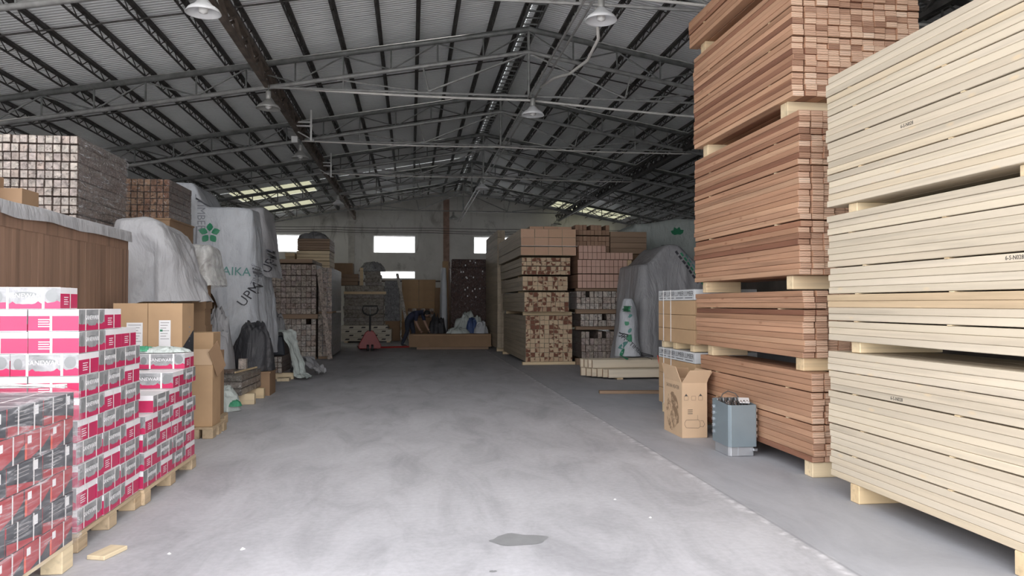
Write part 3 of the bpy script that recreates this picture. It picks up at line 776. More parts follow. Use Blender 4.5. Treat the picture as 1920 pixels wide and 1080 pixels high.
# two tall kraft cartons with a black band, on a third
def kraft_box(name, x0, x1, y0, y1, z0, z1, lab, band=0, label=None, group=None, mat='kraft', marks=True):
    t = thing(name, lab, 'carton', ((x0+x1)/2, (y0+y1)/2, z0), 0, group); w, d, h = (x1-x0)/2, (y1-y0)/2, z1-z0; e = .001
    b = MB(); b.box(-w, -d, 0, w, d, h, 0)
    if band:
        b.quad((-w,-d-e,.002),(w,-d-e,.002),(w,-d-e,band),(-w,-d-e,band), 1)
        b.add([(w+e,-d,.002),(w+e,d,.002),(w+e,d,band*1.75),(w+e,-d,band)], [(0,1,2,3)], 1)
    b.quad((-w,-.004,h+e),(w,-.004,h+e),(w,.004,h+e),(-w,.004,h+e), 1)
    b.build('carton', [M[mat], M['black_crt']], t, fix=False)
    if label:
        a0, a1, c0, c1 = label; m = MB(); m.quad((a0,-d-2*e,c0),(a1,-d-2*e,c0),(a1,-d-2*e,c1),(a0,-d-2*e,c1), 0)
        for k in range(7):
            zz = c1-(c1-c0)*(.1+.1*k); m.quad((a0+.012,-d-3*e,zz),(a1-.012-.012*(k % 3),-d-3*e,zz),(a1-.012-.012*(k % 3),-d-3*e,zz+.005),(a0+.012,-d-3*e,zz+.005), 1)
        m.quad((a0+.008,-d-3*e,c0+(c1-c0)*.58),(a0+.03,-d-3*e,c0+(c1-c0)*.58),(a0+.03,-d-3*e,c0+(c1-c0)*.66),(a0+.008,-d-3*e,c0+(c1-c0)*.66), 2)
        m.build('paper_label', [M['label'], M['grey_ink'], M['tarp_green']], t, fix=False)
    if marks:
        m = MB()
        for k in range(4): m.quad((w+2*e,.02+.0,h*(.42+.07*k)),(w+2*e,.05+.014*(k % 2),h*(.42+.07*k)),(w+2*e,.05+.014*(k % 2),h*(.42+.07*k)+.012),(w+2*e,.02,h*(.42+.07*k)+.012))
        m.build('printed_marks', M['grey_ink'], t, fix=False)
    return t
kraft_box('kraft_carton', -2.218, -1.94, 6.9, 7.25, .72, 1.305, 'tall kraft carton with a black band and a white label, nearest the aisle', .20, (-.05, .045, .21, .44))
kraft_box('kraft_carton', -2.50, -2.222, 6.9, 7.25, .72, 1.305, 'tall kraft carton with a black band, half hidden behind the stone cartons', .19, (-.03, .10, .19, .42), marks=False)
kraft_box('kraft_carton', -2.52, -1.96, 6.88, 7.27, .12, .718, 'brown carton carrying the two black-banded kraft cartons', mat='kraft_dk', marks=False)
pallet(-2.54, -1.94, 6.86, 7.32, .12, 'pallet under the black-banded kraft cartons')
# plain tall carton with its flap up, on a pallet of its own
t = thing('tall_carton', 'plain tall brown carton with a raised flap, on a pallet beside the aisle', 'carton', (-2.06, 7.95, .11))
MB().box(-.155,-.16,0,.155,.16,.595).build('carton', M['kraft'], t, bevel=.003)
MB().box(-.15,-.162,.596,.15,-.156,.75).build('flap', M['kraft_pale'], t)
MB().bar((.156,-.15,.6),(.20,.0,.70),.004,.30).build('flap', M['kraft_dk'], t)
pallet(-2.25, -1.88, 7.74, 8.3, .11, 'small pallet under the plain tall carton')
kraft_box('kraft_carton', -2.36, -2.02, 8.35, 8.75, .11, .80, 'brown carton behind the tall flapped one', mat='kraft_dk', marks=False)
kraft_box('kraft_carton', -2.30, -2.04, 8.36, 8.66, .802, 1.0, 'small kraft carton on the brown one behind the flapped carton', mat='kraft', marks=False)
pallet(-2.38, -1.98, 8.33, 8.8, .11, 'pallet under the brown carton behind the flapped one')
# cladded cabin wall with a tarp over its top
M['clad'] = wood('brown_cladding', [(0, (.235,.145,.10)), (.5, (.28,.175,.12)), (1, (.25,.155,.11))], axis=2, grain=.25, knots=.0)
cab = thing('cladded_cabin', 'brown timber cabin with vertical cladding behind the stone cartons', 'cabin', (-3.1, 6.0, 0))
MB().box(-.495, -.74, .05, .485, 1.515, 1.9).build('body', M['clad'], cab)
y = -.74; k = 0; rr = random.Random(4)
mb = MB()
while y < 1.44:
    wd = .088; mb.box(.486, y, .05, .498+rr.uniform(0,.004), y+wd-.006, 1.80); y += wd
mb.build('cladding', M['clad'], cab)
MB().box(.486, -.74, 1.80, .503, 1.515, 1.90).build('top_rail', M['clad'], cab)
MB().box(.486, 1.44, .05, .506, 1.515, 1.80).build('corner_post', M['clad'], cab)
mb = MB(); n = 60; vs = []; fs = []
for i in range(n+1):
    y = 5.22 + 2.34*i/n; dz = .022*noise.noise(Vector((y*2.1, 0, 3))) ; dx = .012*noise.noise(Vector((y*3, 4, 1)))
    for x, z in ((-3.62, 1.945), (-3.0, 1.955+dz*.3), (-2.63, 1.985+dz*.4), (-2.585+dx, 1.97), (-2.578+dx*1.6, 1.93), (-2.575+dx*2, 1.878+dz)): vs.append((x, y, z))
for i in range(n):
    for j in range(5): fs.append((i*6+j, i*6+j+1, (i+1)*6+j+1, (i+1)*6+j))
tag(mb.add(vs, fs).build('canvas_tarp', M['tarp_grey'], smooth=True, fix=False), 'grey canvas folded over the top of the brown cabin', 'tarp')
kraft_box('kraft_carton', -3.62, -3.30, 6.40, 6.75, 1.965, 2.33, 'brown carton standing on the cabin, cut by the photo edge', mat='kraft_dk', marks=False)
kraft_box('kraft_carton', -3.28, -3.1, 6.62, 6.9, 1.965, 2.23, 'smaller brown carton beside the one on the cabin', mat='kraft_dk', marks=False)

# foil-wrapped bundles
def foil(name, cols, dark=.35):
    """timber under clear crinkled film: brown tones, dark print, many small glints"""
    g = G(name); co = g.coord((1,1,1), 51)
    k = g.ramp(g.rand(), cols)
    n_ = g.noise(co, 30, 5, .7, 1.6); big = g.noise(co, 11, 3, .6, .8)
    k = g.mix(k, g.ramp(big, [(.3, .5), (.5, .95), (.7, 1.35)]), 1, 'MULTIPLY')
    k = g.mix(k, (.05,.035,.03), g.ramp(g.noise(co, 22, 3, .6), [(.57, 0), (.66, dark*2)]))
    k = g.mix(k, (.82,.80,.78), g.ramp(n_, [(.57, 0), (.68, .85)]))  # glints of the film painted into the base colour as pale specks
    return g.base(k).set(.2, .15, 1).bump(n_, 1, .03).mat
FC = [(0, (.52,.42,.36)), (.3, (.66,.58,.48)), (.6, (.61,.49,.46)), (.85, (.70,.61,.52)), (1, (.54,.41,.35))]
M['foil'] = foil('film_wrapped_timber_end', FC)
M['foil_pale'] = foil('pink_beige_film_timber_end', [(0, (.70,.59,.53)), (.3, (.80,.73,.65)), (.6, (.74,.63,.59)), (.85, (.82,.75,.67)), (1, (.70,.56,.49))], .3)
M['foil_side'] = foil('film_wrapped_timber_side', [(0, (.17,.12,.095)), (.5, (.22,.165,.135)), (1, (.20,.14,.12))], .2)
M['foil_red'] = foil('film_wrapped_red_timber_end', [(0, (.36,.20,.13)), (.5, (.46,.30,.20)), (1, (.30,.16,.11))], .4)
M['foil_bright'] = foil('film_wrapped_pale_timber_end', [(0, (.76,.67,.57)), (.5, (.84,.78,.71)), (1, (.70,.56,.47))], .35)
M['foil_silver'] = foil('silver_film_side', [(0, (.36,.36,.37)), (1, (.44,.44,.45))], .2)
def bundles(x0, y0, l, z0, nx, nz, w, h, mats, where, group, miss=(), name='wrapped_timber', jy=.012, brk=None, rowfn=None, cat='timber', adj='wrapped'):
    for r in range(nz):
        for c in range(nx):
            if (r, c) in miss: continue
            me = board_mesh(name+mats[0].name, w-.003, l, h-.002, [mats[1], mats[0]], .006 if w > .07 else .003)
            o = link(name, me, None, (x0+c*w+.0015, y0+R.uniform(-jy, jy), z0+r*h + (brk(r) if brk else 0)+.0005))
            tag(o, '%s end, %s row up, %s from the aisle, %s' % (adj, ORD[r+1], ORD[nx-c], where), cat, group)
def plinth(name, x0, x1, y0, y1, z0, z1, lab, mat, cat='crate', slats=True):
    """a closed timber crate carrying what stands on it"""
    t = thing(name, lab, cat, ((x0+x1)/2, (y0+y1)/2, z0)); w, d, h = (x1-x0)/2, (y1-y0)/2, z1-z0-.001
    MB().box(-w+.015, -d+.015, 0, w-.015, d-.015, h-.02).build('body', M[mat], t)
    MB().box(-w, -d, h-.02, w, d, h).build('lid', M[mat], t)
    if slats:
        for k in range(max(2, int(h/.3))): zz = .04+k*.3; MB().box(-w, -d, zz, w, -d+.014, min(zz+.1, h-.03)).build('batten', M[mat], t); MB().box(w-.014, -d+.015, zz, w, d, min(zz+.1, h-.03)).build('batten', M[mat], t)
    return t
plinth('timber_crate', -4.75, -3.32, 8.1, 9.6, 0, 2.02, 'dark crate behind the cabin carrying the big film-wrapped stack', 'kraft_dk')
bundles(-4.155, 8.15, 1.33, 2.022, 11, 11, .0775, .0845, (M['foil_pale'], M['foil_side']), 'stack over the cabin', 'wrapped bundles over the cabin', name='wrapped_bundle', brk=lambda r: .006*(r//2))
mb = MB(); n = 22; vs = []; fs = []                                  # film pulled over the aisle side of that stack
for i in range(n+1):
    for j in range(9):
        y = 8.14+1.36*i/n; z = 2.06+.935*j/8; vs.append((-3.288+.010*noise.noise(Vector((y*4, z*6, 1))), y, z))
for i in range(n):
    for j in range(8): fs.append((i*9+j, (i+1)*9+j, (i+1)*9+j+1, i*9+j+1))
tag(mb.add(vs, fs).build('stretch_film', M['film'], smooth=True, fix=False), 'shiny clear film on the aisle side of the stack over the cabin', 'stretch film')
plinth('timber_crate', -3.75, -3.05, 10.3, 11.4, 0, 2.4, 'dark crate behind the wrapped stack, under the small red-brown bundle', 'kraft_dk')
bundles(-3.63, 10.35, 1.0, 2.402, 7, 6, .0785, .084, (M['foil_red'], M['foil_side']), 'pack beside the white tarp', 'red-brown wrapped bundles', name='wrapped_bundle', adj='red-brown')
# ---------------------------------------------------------------- tarps
def sm(a, b, x):
    t = min(1, max(0, (x-a)/(b-a))); return t*t*(3-2*t)
def drape(name, mat, x0, x1, y0, y1, top, hem, flare=.15, amp=.05, freq=3.0, seed=1, lab=None, cat='tarp', N=150, nt=7, nd=26, rad=.12, bump=.03, cr=.65):
    """a sheet lying over a stack: top(x,y) height, hem(x,y) lower edge; folds deepen downwards"""
    per = []
    W, D = x1-x0, y1-y0; L = 2*(W+D)
    for k in range(N):
        s = L*k/N
        if s < W: p, nrm = (x0+s, y0), (0,-1)
        elif s < W+D: p, nrm = (x1, y0+s-W), (1,0)
        elif s < 2*W+D: p, nrm = (x1-(s-W-D), y1), (0,1)
        else: p, nrm = (x0, y1-(s-2*W-D)), (-1,0)
        # rounded corners and blended normals
        cx = min(max(p[0], x0+rad), x1-rad); cy = min(max(p[1], y0+rad), y1-rad)
        d = Vector((p[0]-cx, p[1]-cy)); 
        if d.length > 1e-6: n2 = d.normalized(); q = (cx+n2.x*rad, cy+n2.y*rad)
        else: n2 = Vector(nrm); q = p
        per.append((q, n2, s))
    vs = []; cx, cy = (x0+x1)/2, (y0+y1)/2
    for i in range(1, nt+1):
        t = i/nt
        for q, n2, s in per:
            x, y = cx+(q[0]-cx)*t, cy+(q[1]-cy)*t
            vs.append((x, y, top(x, y) + bump*noise.noise(Vector((x*2.3, y*2.3, seed))) - .02*(t > .99)))
    for i in range(1, nd+1):
        t = i/nd
        for q, n2, s in per:
            zt = top(*q)-.02; zh = hem(*q); z = zt+(zh-zt)*t
            f = noise.noise(Vector((s*freq+.9*t*noise.noise(Vector((s*.7, t*2, seed+5))), t*.8, seed)))
            f2 = noise.noise(Vector((s*freq*2.6, t*1.6, seed+3)))
            crease = 1-abs(noise.noise(Vector((s*1.1+z*1.4, z*.9-s*.6, seed+11))))*2.4
            crease2 = 1-abs(noise.noise(Vector((s*2.7-z*1.9, z*2.2, seed+21))))*2.6
            fl = flare(n2) if callable(flare) else flare
            off = fl*t**1.3 + amp*(.25+.9*t)*f + amp*.45*(.2+t)*f2 + cr*(amp*.42*crease + amp*.2*crease2)*min(1, t*6) + rad*.10
            vs.append((q[0]+n2.x*off, q[1]+n2.y*off, z + .015*f2*(t > .97)))
    vs.append((cx, cy, top(cx, cy))); c = len(vs)-1; fs = []
    for k in range(N): fs.append((c, k, (k+1) % N))
    for i in range(nt+nd-1):
        for k in range(N): fs.append((i*N+k, (i+1)*N+k, (i+1)*N+(k+1) % N, i*N+(k+1) % N))
    o = MB().add(vs, fs).build(name, M[mat] if isinstance(mat, str) else mat, smooth=True, fix=False)
    if lab: tag(o, lab, cat)
    return o
def project(o, tarp, eye=(0,0,1.3), lift=.012):
    """lay a flat lettering mesh o (already placed) onto the tarp's folds along its own normal"""
    dg = bpy.context.evaluated_depsgraph_get(); bpy.context.view_layer.update()
    me = tarp.data; bv = BVHTree.FromPolygons([tuple(v.co) for v in me.vertices], [tuple(p.vertices) for p in me.polygons])
    mw = o.matrix_world.copy(); nrm = (mw.to_3x3() @ Vector((0,0,1))).normalized(); m2 = o.data; imw = mw.inverted(); hit0 = 0
    bm = bmesh.new(); bm.from_mesh(m2); bmesh.ops.triangulate(bm, faces=bm.faces)
    bmesh.ops.subdivide_edges(bm, edges=[e for e in bm.edges if e.calc_length() > .04], cuts=2); bm.to_mesh(m2); bm.free()
    for v in m2.vertices:
        p = mw @ v.co; h = bv.ray_cast(p + nrm*1.2, -nrm, 3)
        if h[0] is not None: v.co = imw @ (h[0] + nrm*lift); hit0 += 1
    m2.update(); return o
def mark(tarp, body, size, loc, ang, mat, face='y', name='lettering', stretch=1):
    me = text_mesh(body, size, ext=0) if isinstance(body, str) else body; me.materials.append(mat)
    o = link(name, me, tarp); o.location = loc; o.scale = (1, stretch, 1)
    base = Matrix.Rotation(0 if face == 'y' else PI/2, 4, 'Z') @ Matrix.Rotation(PI/2, 4, 'X') @ Matrix.Rotation(ang, 4, 'Z')
    o.rotation_euler = base.to_euler(); project(o, tarp); return o
M['print_green'] = plain('green_print', (.035,.26,.13), .5, 0, .05)
M['print_teal'] = plain('faded_teal_print', (.12,.30,.27), .55, 0, .1)
M['print_black'] = plain('black_print', (.05,.05,.06), .55, 0, .1)
M['print_grey'] = plain('faded_grey_print', (.25,.26,.29), .55, 0, .1)
# what stands under the white tarp, and the tarp
plinth('covered_crate', -3.36, -2.74, 12.45, 13.2, 0, 2.45, 'dark crate under the printed white tarp', 'kraft_dk')
white = drape('printed_tarp', 'tarp_white', -3.62, -2.42, 12.1, 13.5, lambda x, y: 2.78+.36*(1-sm(-3.30,-3.05,x)), lambda x, y: 1.46-.95*sm(-2.95,-2.6,x) if y < 12.4 else .5, .13, .10, 2.6, 2, 'tall white printed tarp hanging over a stack', N=260, nd=44, cr=.8)
mark(white, 'ZANGNAIKA', .18, (-2.93, 11.6, 1.80), -.05, M['print_teal'])
mark(white, 'TIMBER', .15, (-3.13, 11.6, 2.64), -PI/2+.05, M['print_grey'])
mark(white, 'UPM', .20, (-2.42, 11.6, 1.44), .95, M['print_black'])
mark(white, 'TIMBER', .10, (-2.32, 11.6, 1.74), 1.2, M['print_grey'])
mb = MB()
for k in range(5):
    a = .3+k*2*PI/5; d = Vector((math.cos(a), math.sin(a), 0)); n2 = Vector((-d.y, d.x, 0)); p0 = d*.03
    pts = [p0 + d*.13*t + n2*.052*math.sin(PI*t)*s for s in (1, -1) for t in ([0, .2, .5, .8, 1] if s == 1 else [.8, .5, .2])]
    mb.add([tuple(p) for p in pts], [tuple(range(8))])
mark(white, mb.mesh('leaf', [], fix=False), 0, (-3.0, 11.6, 2.36), 0, M['print_green'], name='leaf_emblem')
mb = MB()
for k in range(3): mb.quad((0, -.05*k, 0), (.26-.05*k, -.05*k, 0), (.26-.05*k, -.05*k+.022, 0), (0, -.05*k+.022, 0))
mark(white, mb.mesh('bars', [], fix=False), 0, (-3.19, 11.6, 2.46), -PI/2, M['print_grey'], name='printed_bars')
flap = drape('grey_fold', 'tarp_grey', -2.66, -2.36, 12.75, 13.75, lambda x, y: 2.86, lambda x, y: 1.72+.25*(1-sm(-2.6,-2.35,x)), .16, .05, 2.0, 7, N=110)
flap.parent = white; flap['label'] = 'grey fold hanging over the shoulder of the white tarp'
mark(flap, 'UPM', .19, (-2.24, 12.3, 1.98), 1.2, M['print_black'])
# grey tarp between the cabin and the white tarp
plinth('covered_crate', -2.94, -2.70, 8.58, 9.15, 0, 2.02, 'dark crate under the dirty grey tarp beside the cabin', 'kraft_dk')
drape('dirty_tarp', 'tarp_grey', -3.06, -2.56, 8.42, 9.3, lambda x, y: 2.20-.10*sm(-2.8,-2.5,x), lambda x, y: 1.30+.03*math.sin(x*9), lambda n: .28 if n.x > .3 else (.05 if n.x < -.3 else .14), .115, 3.2, 4, 'dirty grey tarp hanging beside the brown cabin over the kraft cartons', N=220, nd=40, cr=.95, bump=.06)
drape('clear_sheet', 'milky', -2.70, -2.42, 9.7, 10.2, lambda x, y: 2.02, lambda x, y: 1.50+.3*(x+2.5), .07, .05, 4, 5, 'crinkled clear sheet hanging between the grey and white tarps', 'plastic sheet', N=80, nd=16, rad=.08)
plinth('covered_crate', -2.64, -2.48, 9.80, 10.10, 0, 1.93, 'narrow dark crate under the crinkled clear sheet', 'kraft_dk')
# bundled grey and black sheets on a low heap, and the low panel packs before them
crumple('grey_tarp_heap', M['tarp_grey'], -2.62, 10.85, .403, .25, .32, .78, 12, 'crumpled grey tarp heap standing on the low panel pack', 'tarp', n=34)
plinth('sheet_crate', -2.58, -1.96, 11.24, 11.74, 0, .34, 'low dark crate under the black sheeting', 'kraft_dk', slats=False)
crumple('black_sheet_heap', M['tarp_black'], -2.26, 11.5, .342, .31, .25, .70, 15, 'crumpled black sheeting heaped before the white tarp', 'tarp', n=34, rough=.6, flat=.12)
bx = thing('black_crate', 'black lidded crate on the low wrapped bundle', 'crate', (-2.37, 14.1, .40))
MB().prism([(-.20,0),(.20,0),(.17,.34),(-.16,.34)], 'y', -.3, .3).build('body', M['black_crt'], bx, bevel=.02)
MB().box(-.10,-.26,.342,.08,-.12,.35).build('paper_note', M['label'], bx)
crumple('dark_tarp_heap', M['tarp_dark'], -2.40, 14.2, .743, .2, .16, .42, 21, 'dark grey tarp bunched on the black crate', 'tarp', n=30)
# low packs of film-wrapped panels on bearers
def panelpack(x0, x1, y0, y1, z0, z1, rz, lab, layers=3):
    t = thing('panel_pack', lab, 'panel pack', ((x0+x1)/2, (y0+y1)/2, z0), rz); w, d = (x1-x0)/2, (y1-y0)/2; h = (z1-z0)/layers
    for k in range(layers): MB().box(-w, -d, k*h+.001, w, d, (k+1)*h-.004).build('wrapped_panel', M['panel'], t, bevel=.006)
    return t
M['panel'] = foil('film_wrapped_panel', [(0, (.26,.24,.21)), (1, (.33,.30,.27))], .15)
panelpack(-2.80, -2.10, 10.1, 11.2, .14, .40, -.03, 'low pack of film-wrapped grey panels before the sheet heaps')
for k, y in enumerate((10.3, 10.95)): bearer(-2.74, -2.0, y, 0, .139, 'floor bearer under the low panel pack, %s of two' % ('nearer', 'farther')[k], .1, 'bearers under the panel pack')
bundles(-2.56, 13.62, 1.0, .11, 5, 3, .075, .095, (M['foil_bright'], M['foil_side']), 'low bundle under the black crate', 'low wrapped timbers', brk=lambda r: 0)
bearer(-2.58, -2.0, 13.66, 0, .109, 'yellowish bearer under the low wrapped bundle', .12, 'bearers under the low bundle')
tag(MB().bar((-2.24,10.3,.415),(-2.13,11.12,.415),.02).build('wood_lath', M['bearer'], None), 'thin yellow lath lying over the panel pack', 'lath')
tag(MB().box(-.05,-.05,0,.05,.05,.14).build('wrapped_offcut', M['foil_bright'], None, (-2.30, 11.05, .4015)), 'short film-wrapped offcut standing on the panel pack', 'offcut')
tag(MB().box(-.18,-.05,0,.18,.05,.05).build('wrapped_offcut', M['foil_side'], None, (-2.45, 10.36, .4015), rz=.1), 'short brown wrapped piece lying on the panel pack', 'offcut')
pg = crumple('torn_film', M['tarp_pale'], -2.27, 9.78, .002, .21, .22, .28, 31, 'torn pale film with green print trailing on the floor', 'plastic sheet', n=30)
crumple('green_band', M['tarp_green'], -.02, -.12, .16, .05, .12, .13, 33, n=14, parent=pg); crumple('green_band', M['tarp_green'], .16, -.1, .06, .08, .08, .07, 34, n=14, parent=pg)
ribbon('film_trail', M['tarp_pale'], [(-2.34,13.9,.80),(-2.12,13.80,.79),(-2.06,13.76,.60),(-1.95,13.70,.25),(-1.90,13.66,.06),(-1.74,13.55,.012)], .30, 41, 'pale green film trailing from the black crate to the floor')
ribbon('film_trail', M['tarp_mid'], [(-2.12,14.45,.02),(-1.90,14.5,.30),(-1.76,14.45,.10),(-1.62,14.4,.01)], .40, 44, 'grey film bunched on the floor behind the pale green trail', fold=.09)
tag(MB().box(-.1,-.1,0,.1,.1,.05).build('yellow_offcut', M['pal_pale'], None, (-2.12, 13.40, .001)), 'yellowish wood block on the floor by the low wrapped bundle', 'wood offcut')
M['brown_x'] = wood('brown_timber_across', [(0, (.30,.20,.13)), (1, (.36,.25,.17))], axis=0, grain=.2, knots=.2)
# ---------------------------------------------------------------- stacks down the hall, aisle side
M['two_tone'] = endgrain('two_tone_timber_end', [(0, (.62,.46,.31)), (.5, (.68,.53,.36)), (.8, (.56,.40,.27)), (1, (.50,.33,.22))], heart=(.215,.095,.062), ring=.15, hs=9)
M['beige_long'] = wood('greyish_sawn_timber', [(0, (.44,.37,.27)), (.5, (.50,.42,.31)), (1, (.46,.39,.29))], grain=.16, knots=.2)
M['panel_end'] = endgrain('pinkish_panel_end', [(0, (.60,.38,.26)), (.5, (.66,.43,.30)), (1, (.62,.41,.27))], ring=.12)
M['pink_end'] = endgrain('pink_timber_end', [(0, (.62,.40,.32)), (.5, (.68,.46,.37)), (.9, (.64,.42,.34)), (.97, (.66,.52,.30)), (1, (.62,.50,.27))], ring=.14)
M['brown_end'] = endgrain('brown_timber_end', [(0, (.38,.24,.16)), (.5, (.44,.29,.20)), (1, (.34,.21,.14))], ring=.2)
M['brown_long'] = wood('brown_sawn_timber', [(0, (.26,.15,.10)), (1, (.32,.19,.13))], grain=.2, knots=.2)
def grid(name, x0, y0, y1, z0, nx, nz, w, h, mats, where, group, miss=(), adj='', jy=.025, gaps={}, cat='timber', rowx=None):
    z = z0
    for r in range(nz):
        for c in range(nx if not rowx else rowx[r]):
            if (r, c) in miss: continue
            me = board_mesh(name+mats[1].name, w-.002, y1-y0, h-.002, mats, .004)
            o = link(name, me, None, (x0+c*w+.001, y0+R.uniform(-jy, jy), z+.001))
            tag(o, '%s end, %s row up, %s from the aisle, %s' % (adj, ORD[r+1], ORD[c+1] if x0 > 0 else ORD[nx-c], where), cat, group)
        z += h+gaps.get(r, 0)
    return z
TT = [M['beige_long'], M['two_tone']]
grid('square_timber', 2.43, 16.2, 20.1, .065, 10, 10, .1015, .0985, TT, 'lowest two-tone pack', 'two-tone timbers', adj='two-tone timber')
grid('square_timber', 2.40, 16.2, 20.1, 1.13, 10, 4, .097, .105, TT, 'second two-tone pack', 'two-tone timbers', adj='two-tone timber')
grid('square_timber', 2.37, 16.22, 20.1, 1.585, 9, 3, .109, .101, TT, 'third two-tone pack', 'two-tone timbers', adj='two-tone timber')
grid('square_timber', 2.35, 16.22, 20.1, 1.925, 10, 4, .106, .089, TT, 'fourth two-tone pack', 'two-tone timbers', adj='two-tone timber', gaps={1: .012})
grid('wide_board', 2.32, 16.15, 20.3, 2.335, 4, 3, .299, .185, [M['beige_long'], M['panel_end']], 'block on the two-tone stack', 'pinkish panels', adj='pinkish panel', gaps={0: .012})
grid('wide_board', 2.55, 16.4, 20.0, 2.912, 3, 1, .31, .07, [M['beige_long'], M['panel_end']], 'top of two-tone stack', 'thin pinkish panels', adj='thin pinkish panel')
tag(MB().box(2.316, 16.105, 2.53, 3.57, 16.112, 2.537).build('packing_strap', M['strap']), 'pale strap across the pinkish panel ends', 'strap')
for k, (z0, z1, y, nm) in enumerate(((0, .064, 16.16, 'under the lowest two-tone pack, front'), (0, .064, 19.7, 'under the lowest two-tone pack, back'), (1.052, 1.129, 16.5, 'under the second two-tone pack, front'), (1.052, 1.129, 19.4, 'under the second two-tone pack, back'), (1.551, 1.584, 17.2, 'under the third two-tone pack'), (1.89, 1.924, 17.2, 'under the fourth two-tone pack'), (2.294, 2.334, 17.0, 'under the pinkish panels'), (2.294, 2.334, 19.4, 'under the pinkish panels, back'))):
    bearer(2.36 if k < 2 else 2.42, 3.5, y, z0, z1, 'pale bearer %s' % nm, .1, 'bearers of the two-tone stack')
grid('square_timber', 2.33, 20.7, 23.9, .1, 2, 16, .105, .2, [M['beige_long'], M['beige_long']], 'greyish stack behind', 'greyish timbers behind the two-tone stack', adj='greyish timber')
for k, y in enumerate((20.9, 23.6)): bearer(2.34, 3.2, y, 0, .099, 'bearer under the greyish stack behind the two-tone one, %s' % ('front', 'back')[k], .1, 'bearers of the greyish stack')
# pink and wrapped timbers beside it
PK = [M['brown_long'], M['pink_end']]
grid('pink_timber', 3.52, 16.0, 18.4, 1.635, 12, 4, .0985, .149, PK, 'pink stack', 'pink timbers', adj='pink timber', gaps={1: .012}, jy=.012)
grid('pink_timber', 3.54, 15.98, 18.4, 2.247, 12, 2, .0985, .149, PK, 'top tier of the pink stack', 'pink timbers', adj='pink timber', rowx=[12, 6], jy=.012)
FB = [M['foil_side'], M['foil_bright']]
grid('wrapped_timber', 3.50, 16.0, 18.4, 1.185, 12, 3, .094, .128, FB, 'upper silvery pack', 'silvery wrapped timbers', adj='silvery', miss={(2,2)}, jy=.03)
grid('wrapped_timber', 3.58, 16.0, 18.4, .82, 8, 2, .094, .132, FB, 'middle silvery pack', 'silvery wrapped timbers', adj='silvery', miss={(1,5)}, jy=.03)
grid('wrapped_timber', 3.60, 16.0, 18.4, .14, 13, 4, .089, .143, [M['foil_side'], M['foil']], 'lowest wrapped pack', 'lowest wrapped timbers', adj='wrapped', miss={(3,2),(3,3),(3,5)}, jy=.03)
for z0, z1, x1, nm in ((0, .139, 4.75, 'under the lowest wrapped pack'), (.745, .819, 4.35, 'under the middle silvery pack'), (1.09, 1.184, 4.62, 'under the upper silvery pack'), (1.575, 1.634, 4.7, 'under the pink stack')):
    for k, y in enumerate((16.06, 17.9)):
        bearer(3.5, x1, y, z0, z1, 'brown shelf timber %s, %s' % (nm, ('front', 'back')[k]), .14, 'shelf timbers of the pink stack', 'brown_x')
BR = [M['brown_long'], M['brown_end']]
grid('brown_timber', 3.545+7*.0845, 16.35, 18.5, 2.40, 2, 1, .0845, .149, BR, 'step beside the pink stack', 'brown timbers on the step', adj='brown timber')
grid('brown_timber', 3.545, 16.35, 18.5, 2.552, 9, 4, .0845, .112, BR, 'pack over the pink stack', 'brown timbers over the pink stack', adj='brown timber', gaps={1: .02}, miss={(3,3),(3,7)}, cat='timber')
for r in range(4):
    o = MB().box(0, 0, 0, .82, 1.9, .118).build('brown_plank_pack', [M['brown_x']], None, (4.335, 16.38, 2.40+r*.122), bevel=.004)
    tag(o, 'dark brown wrapped plank bundle, %s up, beside the brown timber pack' % ORD[r+1], 'plank bundle', 'brown plank bundles')
plinth('covered_crate', 4.76, 5.14, 16.5, 18.3, 0, 2.395, 'dark crate behind the grey tarp, under the brown plank bundles', 'kraft_dk')
# grey tarp and the greenish one behind it
plinth('covered_crate', 4.55, 5.3, 14.25, 15.2, 0, 1.6, 'dark crate under the hanging grey tarp', 'kraft_dk')
gt = drape('hanging_tarp', 'tarp_mid', 4.27, 5.55, 13.95, 15.45, lambda x, y: 2.06+.36*sm(4.35,4.85,x)-.30*sm(4.95,5.4,x), lambda x, y: .06, .24, .135, 2.9, 17, 'grey tarp hanging in long folds beside the pink timber stack', N=210, nd=34, cr=.28)
plinth('covered_crate', 5.85, 7.1, 19.0, 20.3, 0, 2.9, 'tall dark crate under the pale green printed tarp', 'kraft_dk')
pt = drape('printed_tarp', 'tarp_pale', 5.62, 7.35, 18.75, 20.5, lambda x, y: 3.33+.14*sm(5.8,6.8,x), lambda x, y: 1.2, .15, .06, 2.2, 19, 'pale tarp with green printing behind the grey one', N=170)
mb = MB()
for k in range(4):
    a = .3+k*.7; d = Vector((math.cos(a), math.sin(a), 0)); n2 = Vector((-d.y, d.x, 0))
    pts = [d*.2*t + n2*.06*math.sin(PI*t)*s for s in (1, -1) for t in ([0, .3, .7, 1] if s == 1 else [.7, .3])]
    mb.add([tuple(p) for p in pts], [tuple(range(6))])
leaf = mb.mesh('leaf', [], fix=False)
mark(pt, leaf.copy(), 0, (6.70, 18.2, 3.06), .3, M['print_green'], name='leaf_emblem'); mark(pt, leaf, 0, (5.80, 18.2, 2.64), 1.2, M['print_green'], name='leaf_emblem')
mb = MB()
for k in range(5): mb.quad((-.16, -.055*k, 0), (.10+.02*(k % 2), -.055*k, 0), (.10+.02*(k % 2), -.055*k+.016, 0), (-.16, -.055*k+.016, 0))
mark(pt, mb.mesh('bars', [], fix=False), 0, (6.42, 18.2, 2.78), .1, M['print_black'], name='printed_bars')
